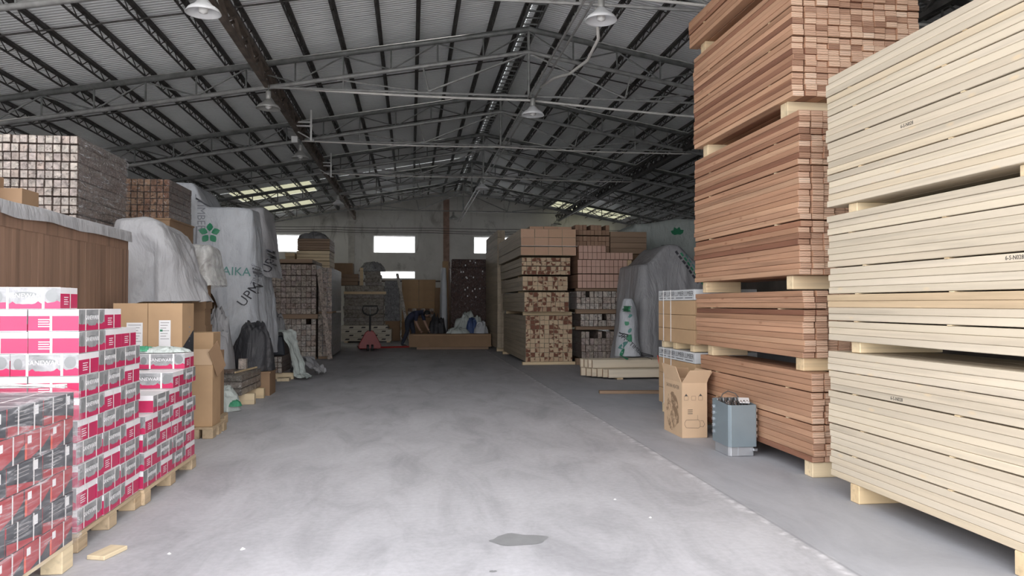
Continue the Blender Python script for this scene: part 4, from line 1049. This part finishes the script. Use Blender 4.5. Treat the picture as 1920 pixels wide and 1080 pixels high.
for k in range(3):
    mb = MB()
    for q in range(7): mb.quad((.11*q, 0, 0), (.11*q+.075, 0, 0), (.11*q+.075, .045-.008*k, 0), (.11*q, .045-.008*k, 0))
    mark(gt, mb.mesh('bars', [], fix=False), 0, (4.93+.10*k, 13.3, 2.28-.03*k), -.95, (M['print_black'], M['print_green'], M['print_teal'])[k], name='printed_band')
pf = drape('green_film', 'tarp_white', 3.86, 4.02, 13.50, 13.70, lambda x, y: 1.40, lambda x, y: .36, .11, .09, 3.5, 23, 'pale film with green print hanging at the edge of the grey tarp', 'plastic sheet', N=90, nd=24, rad=.09)
rr = random.Random(8)
for k in range(7):
    n_ = 7; rx, rz = rr.uniform(.03,.07), rr.uniform(.04,.11)
    mb = MB(); mb.add([(rx*math.cos(2*PI*q/n_)*rr.uniform(.6,1.2), rz*math.sin(2*PI*q/n_)*rr.uniform(.6,1.2), 0) for q in range(n_)], [tuple(range(n_))])
    mark(pf, mb.mesh('patch', [], fix=False), 0, (3.76+rr.uniform(0,.16), 12.9, .43+.13*k), rr.uniform(-1,1), M['print_teal' if k % 2 else 'print_green'], name='green_print')
mark(pf, 'UPM TIMBER', .11, (3.94, 12.9, .56), -.75, M['print_black'])
# pale mouldings lying across the floor before the wrapped timbers
M['mould'] = wood('pale_moulding', [(0, (.66,.57,.43)), (1, (.74,.65,.51))], axis=0, grain=.1, knots=0)
M['mould_end'] = endgrain('moulding_end', [(0, (.52,.36,.25)), (1, (.60,.44,.32))])
mm = MB(); prof = [(0,0),(.085,0),(.085,.145),(.06,.150),(.03,.146),(.0,.135)]
for x0, x1 in ((0, 1.55),): mm.prism(prof, 'x', x0, x1)
mme = mm.mesh('pale_moulding', [M['mould'], M['mould_end']], bevel=.006)
for p in mme.polygons:
    if abs(p.normal.x) > .9: p.material_index = 1
for k in range(6):
    o = link('pale_moulding', mme, None, (3.37-.075*k, 12.86+.095*k, .031)); tag(o, 'pale moulding on the floor, %s back in the lower row' % ORD[k+1], 'moulding', 'pale mouldings')
for k in range(4):
    o = link('pale_moulding', mme, None, (3.14-.05*k, 13.08+.095*k, .183)); tag(o, 'pale moulding, %s back in the upper row' % ORD[k+1], 'moulding', 'pale mouldings')
for k, x in enumerate((3.52, 4.3)): tag(MB().box(0,0,.001,.1,.62,.03).build('floor_batten', M['bearer_y'], None, (x, 12.85, 0)), 'batten under the pale mouldings, %s of two' % ('nearer the aisle', 'farther from the aisle')[k], 'batten')
tag(MB().bar((4.27,12.7,.02),(4.20,12.74,.42),.05,.015).build('red_tape', M['orange']), 'red plastic strip hanging beside the pale mouldings', 'plastic strip')
tag(MB().box(-.46,-.055,.001,.46,.055,.045).build('floor_plank', M['brown_x'], None, (3.17, 10.85, 0), rz=-.12, bevel=.004), 'short brown plank lying on the floor behind the open carton', 'plank')
# strapped kraft cartons behind the cedar stack
M['band'] = plain('white_printed_band', (.62,.64,.65), .5, 0, .05)
for j, (z0, n) in enumerate(((.12, 1), (.86, 1))):
    hb = .115; y0, y1 = 7.86, 9.06
    for k in range(4):
        top = k == 3; h = .16 if not top else .12; zz = z0+k*.16-(0)
        if j == 0: h = .18 if not top else .12; zz = z0+k*.18
        nm = 'strapped_carton'
        t = thing(nm, ('banded carton with blue-black printing on top of the %s strapped pack' if top else 'tan strapped carton, %s course up' % ORD[k+1] + ', %s pack behind the cedar stack') % ('lower', 'upper')[j], 'carton', (3.35, (y0+y1)/2, zz), 0, 'strapped cartons behind the cedar stack')
        b = MB(); b.box(-.35, -(y1-y0)/2, 0, .35, (y1-y0)/2, h-.004, 0); b.build('carton', [M['band'] if top else M['kraft']], t, bevel=.003)
        if top:
            for q in range(4):
                tm = text_mesh('LUMBER', .075, ext=0); tm.materials.append(M['print_black']); o = link('lettering', tm, t); o.location = (-.352, .44-.29*q, .07); o.rotation_euler = (PI/2, 0, -PI/2)
                MB().quad((-.3515, .56-.29*q, .022), (-.3515, .33-.29*q, .022), (-.3515, .33-.29*q, .03), (-.3515, .56-.29*q, .03)).build('printed_line', M['print_black'], t, fix=False)
    for q, y in enumerate((8.86, 8.60)):
        zt = z0+3*.16+.12 if j else z0+3*.18+.12
        tag(MB().box(2.993, y, z0, 2.997, y+.014, zt).build('packing_strap', M['strap']), 'white strap down the %s pack of tan cartons, %s one' % (('lower', 'upper')[j], ('far', 'near')[q]), 'strap', 'straps on the tan cartons')
for q, y in enumerate((7.95, 8.5, 8.9)):
    bearer(3.02, 3.68, y, 0, .119, 'bearer under the strapped tan cartons, %s of three' % ('nearest', 'middle', 'farthest')[q], .1, 'bearers of the strapped cartons')
    bearer(3.02, 3.68, y, .781, .859, 'bearer between the strapped packs, %s of three' % ('nearest', 'middle', 'farthest')[q], .1, 'bearers of the strapped cartons')
# open heater carton
t = thing('open_carton', 'open printed kraft carton standing on the floor beside the grey heater', 'carton', (2.735, 7.445, 0))
w, d, h = .127, .265, .532; th = .006; b = MB()
b.box(-w,-d,.001,w,d,.008); b.box(-w,-d,.008,-w+th,d,h); b.box(w-th,-d,.008,w,d,h); b.box(-w+th,-d,.008,w-th,-d+th,h); b.box(-w+th,d-th,.008,w-th,d,h)
b.build('carton', M['kraft_pale'], t)
def slab(a, b_, c, d_, nrm, name):
    n_ = Vector(nrm).normalized()*.005; q = [Vector(p) for p in (a, b_, c, d_)]
    MB().add([tuple(p) for p in q]+[tuple(p+n_) for p in q], [(3,2,1,0),(4,5,6,7),(0,1,5,4),(1,2,6,5),(2,3,7,6),(3,0,4,7)]).build(name, M['kraft_pale'], t)
slab((-w,-d,h),(w,-d,h),(w+.02,-d-.06,h+.125),(-w+.06,-d-.06,h+.125),(0,1,.4),'flap')
slab((-w,d-.02,h),(-w,-d+.02,h),(-w-.03,-d+.10,h+.15),(-w-.03,d-.02,h+.16),(1,0,.2),'flap')
slab((w,-d+.02,h),(w,d-.02,h),(w+.075,d-.05,h+.10),(w+.075,-d+.05,h+.10),(-.6,0,1),'flap')
slab((-w,d,h),(w,d,h),(w-.02,d-.08,h+.11),(-w+.02,d-.08,h+.11),(0,-1,-.3),'flap')
tm = text_mesh('SAUNA HEATER', .052, ext=0); tm.materials.append(M['ink']); o = link('lettering', tm, t); o.location = (-w-.001, 0, h-.055); o.rotation_euler = (PI/2, 0, -PI/2)
g = G('sketch_print'); co = g.coord(); n_ = g.noise(co, 11, 5, .7, .5)
fa = g.ramp(n_, [(.44, 0), (.56, .85)]); g.base(g.mix((.60,.43,.28), (.20,.13,.08), fa)).set(.75, 0, .2); M['sketch'] = g.mat
rr = random.Random(3); pts = [(math.cos(2*PI*k/22)*(.155+rr.uniform(-.02,.03)), math.sin(2*PI*k/22)*(.185+rr.uniform(-.025,.03))) for k in range(22)]
MB().add([(-w-.0012, -px*1.1, .235+pz) for px, pz in pts], [tuple(range(22))]).build('printed_picture', M['sketch'], t, fix=False)
mb = MB(); yf = -d-.0012
def line(a, b_, wd=.0035):
    a = Vector((a[0], yf, a[1])); b_ = Vector((b_[0], yf, b_[1])); dd = (b_-a).normalized(); n_ = Vector((-dd.z, 0, dd.x))*wd/2
    mb.quad(a-n_, b_-n_, b_+n_, a+n_)
for q, cx in enumerate((-.085, -.01, .06)):                     # handling symbols
    mb = MB()
    for a, b_ in (((cx-.02,.365),(cx+.02,.365)),((cx-.02,.405),(cx+.02,.405)),((cx-.02,.365),(cx-.02,.405)),((cx+.02,.365),(cx+.02,.405))): line(a, b_, .002)
    if q != 1: mb.add([(cx-.016,yf,.406),(cx+.016,yf,.406),(cx,yf,.428)], [(0,1,2)])
    mb.build('handling_symbol', M['ink'], t, fix=False)
mb = MB(); out = [(-.10,.125),(-.085,.10),(.04,.095),(.055,.11),(.055,.15),(.04,.175),(-.085,.175),(-.10,.15)]
for k in range(8): line(out[k], out[(k+1) % 8], .003)
out = [(.055,.11),(.085,.105),(.10,.13),(.085,.165),(.055,.165)]
for k in range(4): line(out[k], out[k+1], .003)
line((.03,.175),(.03,.22), .002); mb.build('printed_outline', M['ink'], t, fix=False)
for k in range(3):
    mb = MB(); line((-.07,.235+.018*k),(-.02,.235+.018*k), .006); mb.build('printed_line', M['ink'], t, fix=False)
# grey sauna heater
M['heater'] = plain('blue_grey_enamel', (.25,.31,.34), .32, .35, .04)
M['chrome'] = plain('bright_steel', (.75,.76,.78), .2, .9, .05)
M['steel_soft'] = plain('brushed_steel', (.56,.58,.60), .35, .7, .06)
t = thing('sauna_heater', 'blue-grey steel sauna heater standing on the floor before the cedar stack', 'heater', (2.80, 6.42, 0))
w, d = .125, .19; c = .02
def oct_(w, d, c): return [(-w+c,-d),(w-c*.4,-d),(w,-d+c*.4),(w,d-c),(w-c,d),(-w+c,d),(-w,d-c),(-w,-d+c)]
sh = MB(); po_ = oct_(w, d, c); pi_ = oct_(w-.006, d-.006, c); n = 8
vs = [(x,y,.085) for x,y in po_]+[(x,y,.44+.02*(y > 0)) for x,y in po_]+[(x,y,.44+.02*(y > 0)) for x,y in pi_]+[(x,y,.30) for x,y in pi_]; fs = [tuple(range(8))[::-1]]
for r in range(3): fs += [(r*8+k, r*8+(k+1) % 8, (r+1)*8+(k+1) % 8, (r+1)*8+k) for k in range(8)]
fs.append(tuple(range(24, 32))); sh.add(vs, fs); sh.build('shell', M['heater'], t, bevel=.002)
MB().prism(oct_(w-.012, d-.03, .02), 'z', .002, .0845).build('base', M['steel_soft'], t, bevel=.003)
MB().box(-.03, -d+.022, .01, .075, -d+.029, .08).build('access_panel', M['steel_soft'], t)
m = MB()
for k in range(5): m.box(w-.002, -d+.02, .16+.055*k, w+.012, -d+.045, .19+.055*k)
m.build('clip_strip', M['chrome'], t)
for k in range(5): MB().box(-w-.010, d-.06, .16+.055*k, -w+.001, d-.035, .185+.055*k).build('clip', M['chrome'], t)
MB().box(w-.03, -d-.01, .05, w+.0, -d+.02, .07).build('clip', M['chrome'], t)
for k in range(7):
    x = -.085+.028*k; m = MB(); pts = [(x, -.15+.012*q, .36+.05*(q % 2)+.055*math.sin(q*.33)) for q in range(26)]
    m.tube(pts, .006, 6).build('heating_coil', M['steel_dark' if k % 2 else 'chrome'], t, smooth=True)
MB().bar((.04,-.13,.45),(.10,.02,.475),.09,.004).build('instruction_sheet', M['label'], t)
m = MB(); pts = [(-.1,.06,.44),(-.06,.1,.50),(.0,.12,.525),(.06,.1,.505),(.1,.06,.44)]; m.tube(pts, .005, 6).build('bow_guard', M['steel_dark'], t, smooth=True)

# ---------------------------------------------------------------- wrapped stacks on the far left
def gridL(*a, **k): return grid(*a, **k)
FL = [M['foil_side'], M['foil']]
grid('wrapped_bundle', -3.24, 18.5, 20.9, 1.06, 9, 9, .1155, .1265, FL, 'upper tall stack', 'wrapped timbers of the tall stack', adj='wrapped', jy=.02, gaps={2: .01, 4: .008, 6: .01})
grid('wrapped_bundle', -3.10, 18.5, 20.9, .05, 8, 7, .112, .128, [M['foil_side'], M['foil_bright']], 'base of the tall stack', 'pale wrapped timbers of the tall stack', adj='pale wrapped', jy=.02, miss={(6,6)})
bearer(-3.2, -2.16, 18.46, .952, 1.059, 'brown bearer plank across the tall wrapped stack', .14, 'bearers of the tall wrapped stack', 'brown_x')
bearer(-3.2, -2.16, 20.5, .952, 1.059, 'brown bearer plank at the back of the tall wrapped stack', .14, 'bearers of the tall wrapped stack', 'brown_x')
bearer(-3.1, -2.2, 18.6, 0, .049, 'low bearer under the tall wrapped stack', .12, 'bearers of the tall wrapped stack', 'brown_x')
grid('wrapped_timber', -2.16, 18.55, 21.0, 1.12, 3, 9, .105, .115, [M['foil_silver'], M['foil']], 'silver-sided stack', 'wrapped timbers of the silver-sided stack', adj='wrapped', jy=.03)
grid('wrapped_timber', -2.16, 18.55, 21.0, .06, 3, 8, .105, .126, [M['foil_silver'], M['foil']], 'base of the silver-sided stack', 'lower wrapped timbers of the silver-sided stack', adj='dull wrapped', jy=.03)
bearer(-2.16, -1.84, 18.6, 1.07, 1.119, 'bearer across the silver-sided stack', .12, 'bearers of the silver-sided stack', 'brown_x')
bearer(-2.16, -1.84, 18.6, 0, .059, 'low bearer under the silver-sided stack', .12, 'bearers of the silver-sided stack', 'brown_x')
def lean(a, b_, w, h, mat, lab):
    return tag(MB().bar(a, b_, w, h).build('leaning_plank', M[mat], bevel=.004), lab, 'plank')
lean((-1.83,18.0,.035),(-2.13,18.36,2.10), .11, .045, 'foil_bright', 'film-wrapped plank leaning on the silver-sided stack')
# brown pack with ragged scrap on it
plinth('timber_crate', -3.35, -2.2, 22.0, 23.6, 0, 2.24, 'dark crate behind the tall wrapped stack', 'kraft_dk')
def slabpack(name, x0, x1, y0, y1, z0, z1, n, mat, lab, cat='timber pack', group=None):
    t = thing(name, lab, cat, ((x0+x1)/2, (y0+y1)/2, z0), 0, group); w, d, h = (x1-x0)/2, (y1-y0)/2, (z1-z0)/n
    for k in range(n): MB().box(-w+R.uniform(0,.015), -d+R.uniform(0,.02), k*h+.001, w-R.uniform(0,.015), d, (k+1)*h-.005).build('board', M[mat], t, bevel=.004)
    return t
slabpack('timber_pack', -3.17, -2.25, 22.0, 23.4, 2.242, 2.50, 2, 'bearer', 'pale board pack under the red-brown one, before the lit window')
slabpack('timber_pack', -3.17, -2.25, 22.0, 23.4, 2.51, 2.79, 3, 'bearer', 'pale yellow board pack between the darker ones, before the lit window')
slabpack('timber_pack', -3.15, -2.25, 22.0, 23.4, 2.80, 3.13, 5, 'brown_x', 'red-brown board pack with ragged scrap on top')
slabpack('timber_pack', -3.46, -3.19, 21.9, 23.0, 2.242, 2.72, 4, 'bearer', 'short beige pack beside the red-brown one')
crumple('scrap_heap', M['tarp_dark'], -2.75, 22.4, 3.132, .42, .35, .14, 51, 'ragged dark scrap lying on the red-brown pack', 'scrap', n=26, rough=2)
plinth('timber_crate', -3.9, -3.45, 19.2, 20.4, 0, 2.42, 'crate beside the tall wrapped stack, behind the white tarp', 'kraft_dk')
crumple('scrap_heap', M['tarp_dark'], -3.66, 19.7, 2.421, .3, .4, .34, 53, 'ragged grey bundle before the far window', 'scrap', n=26, rough=1.8)
slabpack('timber_pack', -3.2, -2.3, 18.6, 20.6, 2.262, 2.36, 1, 'brown_x', 'thin dark board pack on top of the tall wrapped stack')
# middle pack behind the pallet truck
def xpack(x0, x1, y0, nz, z0, h, mat, lab, group, name='wrapped_plank', d=.9):
    for r in range(nz):
        o = MB().box(0,0,0,x1-x0,d,h-.004).build(name, M[mat], None, (x0+R.uniform(-.03,.03), y0+R.uniform(0,.04), z0+r*h+.001), bevel=.012); tag(o, lab % ORD[r+1], 'panel', group)
M['print_board'] = wood('white_printed_board', [(0, (.62,.57,.46)), (1, (.70,.65,.54))], axis=0, grain=.1, knots=.2)
for r in range(4):
    o = MB().box(0,0,0,1.66-.12*(r == 3),1.0,.128).build('printed_board', M['print_board'], None, (-2.3, 26.2, .05+r*.132), bevel=.005); tag(o, 'pale printed board behind the red pallet truck, %s up' % ORD[r+1], 'board', 'pale printed boards')
    for k in range(4):
        MB().quad((.12+.4*k+.13*(r % 2), -.002, .04), (.26+.4*k+.13*(r % 2), -.002, .04), (.28+.4*k+.13*(r % 2), -.002, .085), (.16+.4*k+.13*(r % 2), -.002, .085)).build('printed_mark', M['ink'], o, fix=False)
for k, x in enumerate((-2.2, -1.5, -.8)): tag(MB().box(0,0,.001,.12,1.0,.049).build('floor_batten', M['bearer_y'], None, (x, 26.2, 0)), 'batten under the pale printed boards, %s from the aisle' % ORD[3-k], 'batten', 'battens under the printed boards')
M['foil_x'] = foil('film_wrapped_panel_edge', [(0, (.40,.36,.31)), (.5, (.48,.44,.38)), (1, (.44,.40,.37))], .2)
xpack(-2.22, -.90, 26.3, 8, .582, .13, 'foil_x', 'film-wrapped panel behind the pallet truck, %s up', 'wrapped panels behind the pallet truck')
tag(MB().box(0,0,0,1.4,.2,.09).build('timber_beam', M['bearer'], None, (-2.22, 26.22, 1.625), bevel=.004), 'pale beam lying on the wrapped panels behind the pallet truck', 'beam')
xpack(-2.2, -.90, 26.35, 1, 1.72, .2, 'foil_x', 'thick wrapped panel over the pale beam, %s', 'thick wrapped panel')
xpack(-2.5, -1.75, 26.4, 3, 1.925, .13, 'brown_x', 'brown board beside the upright post, %s up', 'brown boards over the wrapped panels', 'brown_board')
xpack(-1.55, -1.0, 26.4, 4, 1.925, .12, 'foil_x', 'short wrapped board under the silver film, %s up', 'short wrapped boards', 'wrapped_board')
tag(MB().box(-.055,-.05,0,.055,.05,.6).build('timber_post', M['bearer'], None, (-1.65, 26.45, 1.924)), 'short pale post standing on the wrapped panels', 'post')
kraft_box('kraft_carton', -2.72, -1.95, 26.5, 27.1, 2.32, 2.68, 'brown carton on the boards behind the silver-sided stack', mat='kraft_dk', marks=False)
crumple('silver_film_heap', M['foil_silver'], -1.3, 26.7, 2.408, .42, .35, .25, 61, 'crumpled silver film on the short wrapped boards', 'plastic sheet', n=26, rough=1.6)
plinth('timber_crate', -.90, -.36, 27.3, 28.4, 0, .70, 'dark crate under the silver wrapped bundles', 'kraft_dk')
grid('wrapped_timber', -.90, 27.3, 28.4, .702, 5, 11, .103, .128, [M['foil_silver'], M['foil_silver']], 'silver bundle beside the printed boards', 'silver wrapped timbers', adj='silver', jy=.03)
lean((-.02,26.0,.03),(-.47,27.2,2.36), .10, .04, 'foil_bright', 'wrapped plank leaning on the silver bundle near the bending person')
# cartons and oddments before the back wall
plinth('timber_crate', -.35, .95, 29.2, 30.4, 0, .62, 'dark crate under the tan cartons by the back wall', 'kraft_dk')
for r in range(4):
    for c in range(2):
        kraft_box('kraft_carton', -.33+c*.64, .30+c*.64, 29.3, 30.0, .622+r*.40, .622+r*.40+.395, 'tan carton by the back wall, %s course up, %s column' % (ORD[r+1], ('aisle', 'inner')[c]), marks=False)
for r in range(3):
    for c in range(6):
        o = MB().box(0,0,0,.15,1.2,.10).build('wrapped_timber', [M['foil_bright' if (r+c) % 2 else 'foil_red']], None, (-.10+c*.155, 27.6, .82+r*.105), bevel=.01); tag(o, 'short bright bundle behind the bending person, %s row up, %s along' % (ORD[r+1], ORD[c+1]), 'timber', 'bright bundles behind the person')
plinth('timber_crate', -.12, .86, 27.55, 28.9, 0, .81, 'dark crate behind the bending person', 'kraft_dk')
kraft_box('kraft_carton', .9, 1.2, 28.5, 29.0, 0, 1.9, 'tall reddish carton against the brick pillar', mat='kraft_dk', marks=False)
# tall dark wrapped stack with a grey-blue tarp
M['dark_wrap'] = foil('dark_brown_film', [(0, (.115,.07,.06)), (1, (.13,.08,.07))], .1)
t = thing('wrapped_stack', 'tall stack wrapped in dark brown film, flecked with bright tape', 'wrapped stack', (1.94, 24.7, 0))
MB().box(-.69, -.7, .12, .69, .7, 2.44).build('load', M['dark_wrap'], t, bevel=.03); MB().box(-.68, -.69, 2.445, .69, .69, 2.70).build('top_tier', M['dark_wrap'], t, bevel=.03); MB().box(-.69, -.7, .002, .69, .7, .118).build('base', M['brown_x'], t)
for k in range(16):
    x, z = R.uniform(-.6, .3), R.uniform(1.0, 2.65); MB().quad((x,-.704,z),(x+.035,-.704,z),(x+.035,-.704,z+.05),(x,-.704,z+.05)).build('tape_fleck', M['strap'], t, fix=False)
drape('blue_grey_tarp', 'tarp_white', 0.96, 1.08, 23.7, 24.9, lambda x, y: 2.42, lambda x, y: .03, .04, .05, 4, 27, 'blue-grey tarp hanging on the dark wrapped stack', N=70, nd=22, rad=.05)
kraft_box('kraft_carton', 1.06, 1.24, 25.6, 26.1, 0, 2.72, 'narrow kraft carton beside the dark wrapped stack', mat='kraft', marks=False)
# long brown carton and the sheet heap on it
t = thing('long_carton', 'long brown carton lying across the aisle before the bending person', 'carton', (1.13, 22.2, .0), -.04)
MB().box(-1.17,-.22,.07,1.17,.22,.44).build('carton', M['kraft_dk'], t, bevel=.006); MB().box(-.95,-.16,.001,1.1,.16,.069).build('skid', M['brown_x'], t)
MB().quad((-1.05,-.2215,.40),(1.1,-.2215,.40),(1.1,-.2215,.415),(-1.05,-.2215,.415)).build('tape', M['kraft'], t, fix=False)
for i, (nm, mt, x, y, z, rx, ry, h, sd, lab) in enumerate((('sheet_heap', 'tarp_pale', 1.75, 23.04, .003, .55, .30, 1.0, 71, 'pale green crumpled sheet heaped behind the long carton'), ('sheet_heap', 'tarp_blue', 1.78, 22.40, .445, .18, .10, .42, 73, 'blue sheet bunched in the heap behind the long carton'), ('sheet_heap', 'tarp_white', 2.03, 22.24, .445, .20, .19, .34, 75, 'whitish crumpled sheet lying on the long carton'), ('sheet_heap', 'tarp_pale', 1.35, 22.2, .445, .34, .16, .16, 77, 'thin pale sheet trailing along the long carton'), ('sheet_heap', 'tarp_black', .78, 23.25, .003, .32, .35, .95, 79, 'black sheet heap between the person and the pale heap'))):
    crumple(nm, M[mt], x, y, z, rx, ry, h, sd, lab, 'plastic sheet', n=30)
# red pallet truck
M['jack_red'] = plain('red_enamel', (.30,.024,.02), .4, 0, .08)
M['rubber'] = plain('black_rubber', (.03,.03,.03), .6, 0, .1)
t = thing('pallet_truck', 'red hand pallet truck parked in the aisle', 'pallet truck', (-1.12, 21.65, 0), .12)
MB().prism([(-.30,.06),(.30,.06),(.31,.16),(.13,.50),(.07,.56),(-.07,.56),(-.13,.50),(-.31,.16)], 'y', -.06, .05).build('body', M['jack_red'], t, bevel=.015)
for s in (-1, 1): MB().box(-.29 if s < 0 else .10, .05, .05, -.10 if s < 0 else .29, 1.15, .11).build('fork', M['jack_red'], t, bevel=.01)
MB().bar((.28,.0,.09),(1.1,.25,.085),.14,.05).build('fork', M['jack_red'], t, bevel=.008)
MB().tube([(0,-.03,.5),(0,-.1,1.0)], .028, 8).build('handle_shaft', M['rubber'], t)
lp = [(-.07,0),( .07,0),(.17,.05),(.21,.14),(.19,.25),(-.19,.25),(-.21,.14),(-.17,.05)]
MB().tube([(x, -.1-.02*z, .99+z) for x, z in lp], .02, 8, closed=True).build('handle_loop', M['rubber'], t, smooth=True)
MB().bar((0,-.1,1.0),(0,-.12,1.22),.02).build('release_lever', M['steel'], t)
for s in (-1, 1): MB().tube([(s*.06-.03,-.12,.09),(s*.06+.03,-.12,.09)], .088, 16).build('wheel', M['rubber'], t)
# person bending over the carton
def person():
    J = {'pel': (-.02,0,.86,.135), 'spi': (.13,0,.99,.135), 'che': (.29,0,1.06,.15), 'nek': (.42,0,1.06,.062), 'hd0': (.49,0,1.03,.085), 'hd1': (.57,0,.985,.098), 'hd2': (.615,0,.93,.07)}
    E_ = [('pel','spi'),('spi','che'),('che','nek'),('nek','hd0'),('hd0','hd1'),('hd1','hd2')]
    for s, n in ((-1,'r'),(1,'l')):
        J['hip'+n] = (-.03,s*.095,.80,.10); J['kne'+n] = (.02+.05*s,s*.11,.46,.065); J['ank'+n] = (-.12+.09*s,s*.11,.085,.045); J['toe'+n] = (.07+.09*s,s*.125,.04,.038)
        J['sho'+n] = (.31,s*.185,1.03,.072); J['elb'+n] = (.33+.03*s,s*.24,.77,.045); J['wri'+n] = (.44+.05*s,s*.19,.56,.03); J['han'+n] = (.48+.05*s,s*.175,.50,.034)
        E_ += [('pel','hip'+n),('hip'+n,'kne'+n),('kne'+n,'ank'+n),('ank'+n,'toe'+n),('che','sho'+n),('sho'+n,'elb'+n),('elb'+n,'wri'+n),('wri'+n,'han'+n)]
    ks = list(J); me = bpy.data.meshes.new('body'); me.from_pydata([J[k][:3] for k in ks], [(ks.index(a), ks.index(b)) for a, b in E_], [])
    o = bpy.data.objects.new('body', me); C.objects.link(o)
    sk = o.modifiers.new('skin', 'SKIN'); sk.use_smooth_shade = True
    for i, k in enumerate(ks):
        v_ = me.skin_vertices[0].data[i]; r = J[k][3]; v_.radius = (r, r*(.8 if k in ('che','spi') else 1)); v_.use_root = k == 'pel'
    sb = o.modifiers.new('sub', 'SUBSURF'); sb.levels = 2; sb.render_levels = 2
    dg = bpy.context.evaluated_depsgraph_get(); m2 = bpy.data.meshes.new_from_object(o.evaluated_get(dg)); bpy.data.objects.remove(o)
    mb = MB(); mb.v = [tuple(v.co) for v in m2.vertices]; mb.f = [tuple(p.vertices) for p in m2.polygons]; mb.m = [0]*len(mb.f)
    for s in (-1, 1):                                            # fingers and thumb
        bx_, by_, bz_ = .48+.05*s, s*.175, .50
        for k in range(4):
            y_ = by_ + (k-1.5)*.019; ln = (.062,.072,.068,.052)[k]; mb.tube([(bx_,y_,bz_-.01),(bx_+.022,y_,bz_-ln*.55),(bx_+.03,y_,bz_-ln*.95)], [.0095,.0085,.007], 6)
        mb.tube([(bx_,by_-s*.03,bz_+.015),(bx_+.028,by_-s*.05,bz_-.012),(bx_+.045,by_-s*.05,bz_-.035)], [.011,.0095,.008], 6)
    def nose(): mb.tube([(.645,0,.955),(.672,0,.925),(.648,0,.905)], [.008,.015,.008], 6)
    nose()
    for s in (-1, 1): mb.tube([(.55,s*.092,.985),(.545,s*.108,.965),(.56,s*.098,.94)], [.012,.018,.01], 6)
    me = mb.mesh('body', [M['trousers'], M['shirt'], M['skin'], M['shoe']], smooth=True, fix=False)
    for p in me.polygons:
        c_ = p.center
        if c_.z < .09: i = 3
        elif c_.x > .47 and c_.z > .85: i = 2
        elif c_.z < .84 and c_.x > .26 and c_.z > .40: i = 2 if c_.z < .80 else 1
        elif c_.z < .84 or (c_.x < .0 and c_.z < .93): i = 0
        else: i = 1
        p.material_index = i
    return me
M['trousers'] = plain('dark_trousers', (.035,.04,.06), .85, 0, .2); M['shirt'] = plain('navy_shirt', (.035,.04,.075), .85, 0, .2)
M['skin'] = plain('skin', (.42,.26,.19), .55, 0, .06); M['shoe'] = plain('dark_shoe', (.04,.04,.04), .6, 0, .1); M['hair'] = plain('black_hair', (.018,.016,.016), .6, 0, .2)
t = thing('person', 'person in dark clothes bending over the long brown carton, hands on it', 'person', (-.02, 22.80, .012), -.45)
link('body', person(), t)
mb = MB(); vs = []; fs = []; n = 16
for i in range(8):
    a = PI*.62*i/7
    for j in range(n):
        b_ = 2*PI*j/n; q = Vector((math.sin(a)*math.cos(b_), math.sin(a)*math.sin(b_), math.cos(a)))*.108
        q = Matrix.Rotation(-.25, 3, 'Y') @ q; vs.append((.545+q.x, q.y, 1.0+q.z))
for i in range(7):
    for j in range(n): fs.append((i*n+j, i*n+(j+1) % n, (i+1)*n+(j+1) % n, (i+1)*n+j))
mb.add(vs, fs).build('hair', M['hair'], t, smooth=True, fix=False)
for s in (-1, 1): MB().lathe([(0,.008),(.009,.004),(.011,0),(.0,-.004)], 8, (.655, s*.034, .955)).build('eye', M['hair'], t)
MB().bar((.64,-.022,.895),(.64,.022,.895),.008).build('mouth', M['hair'], t)
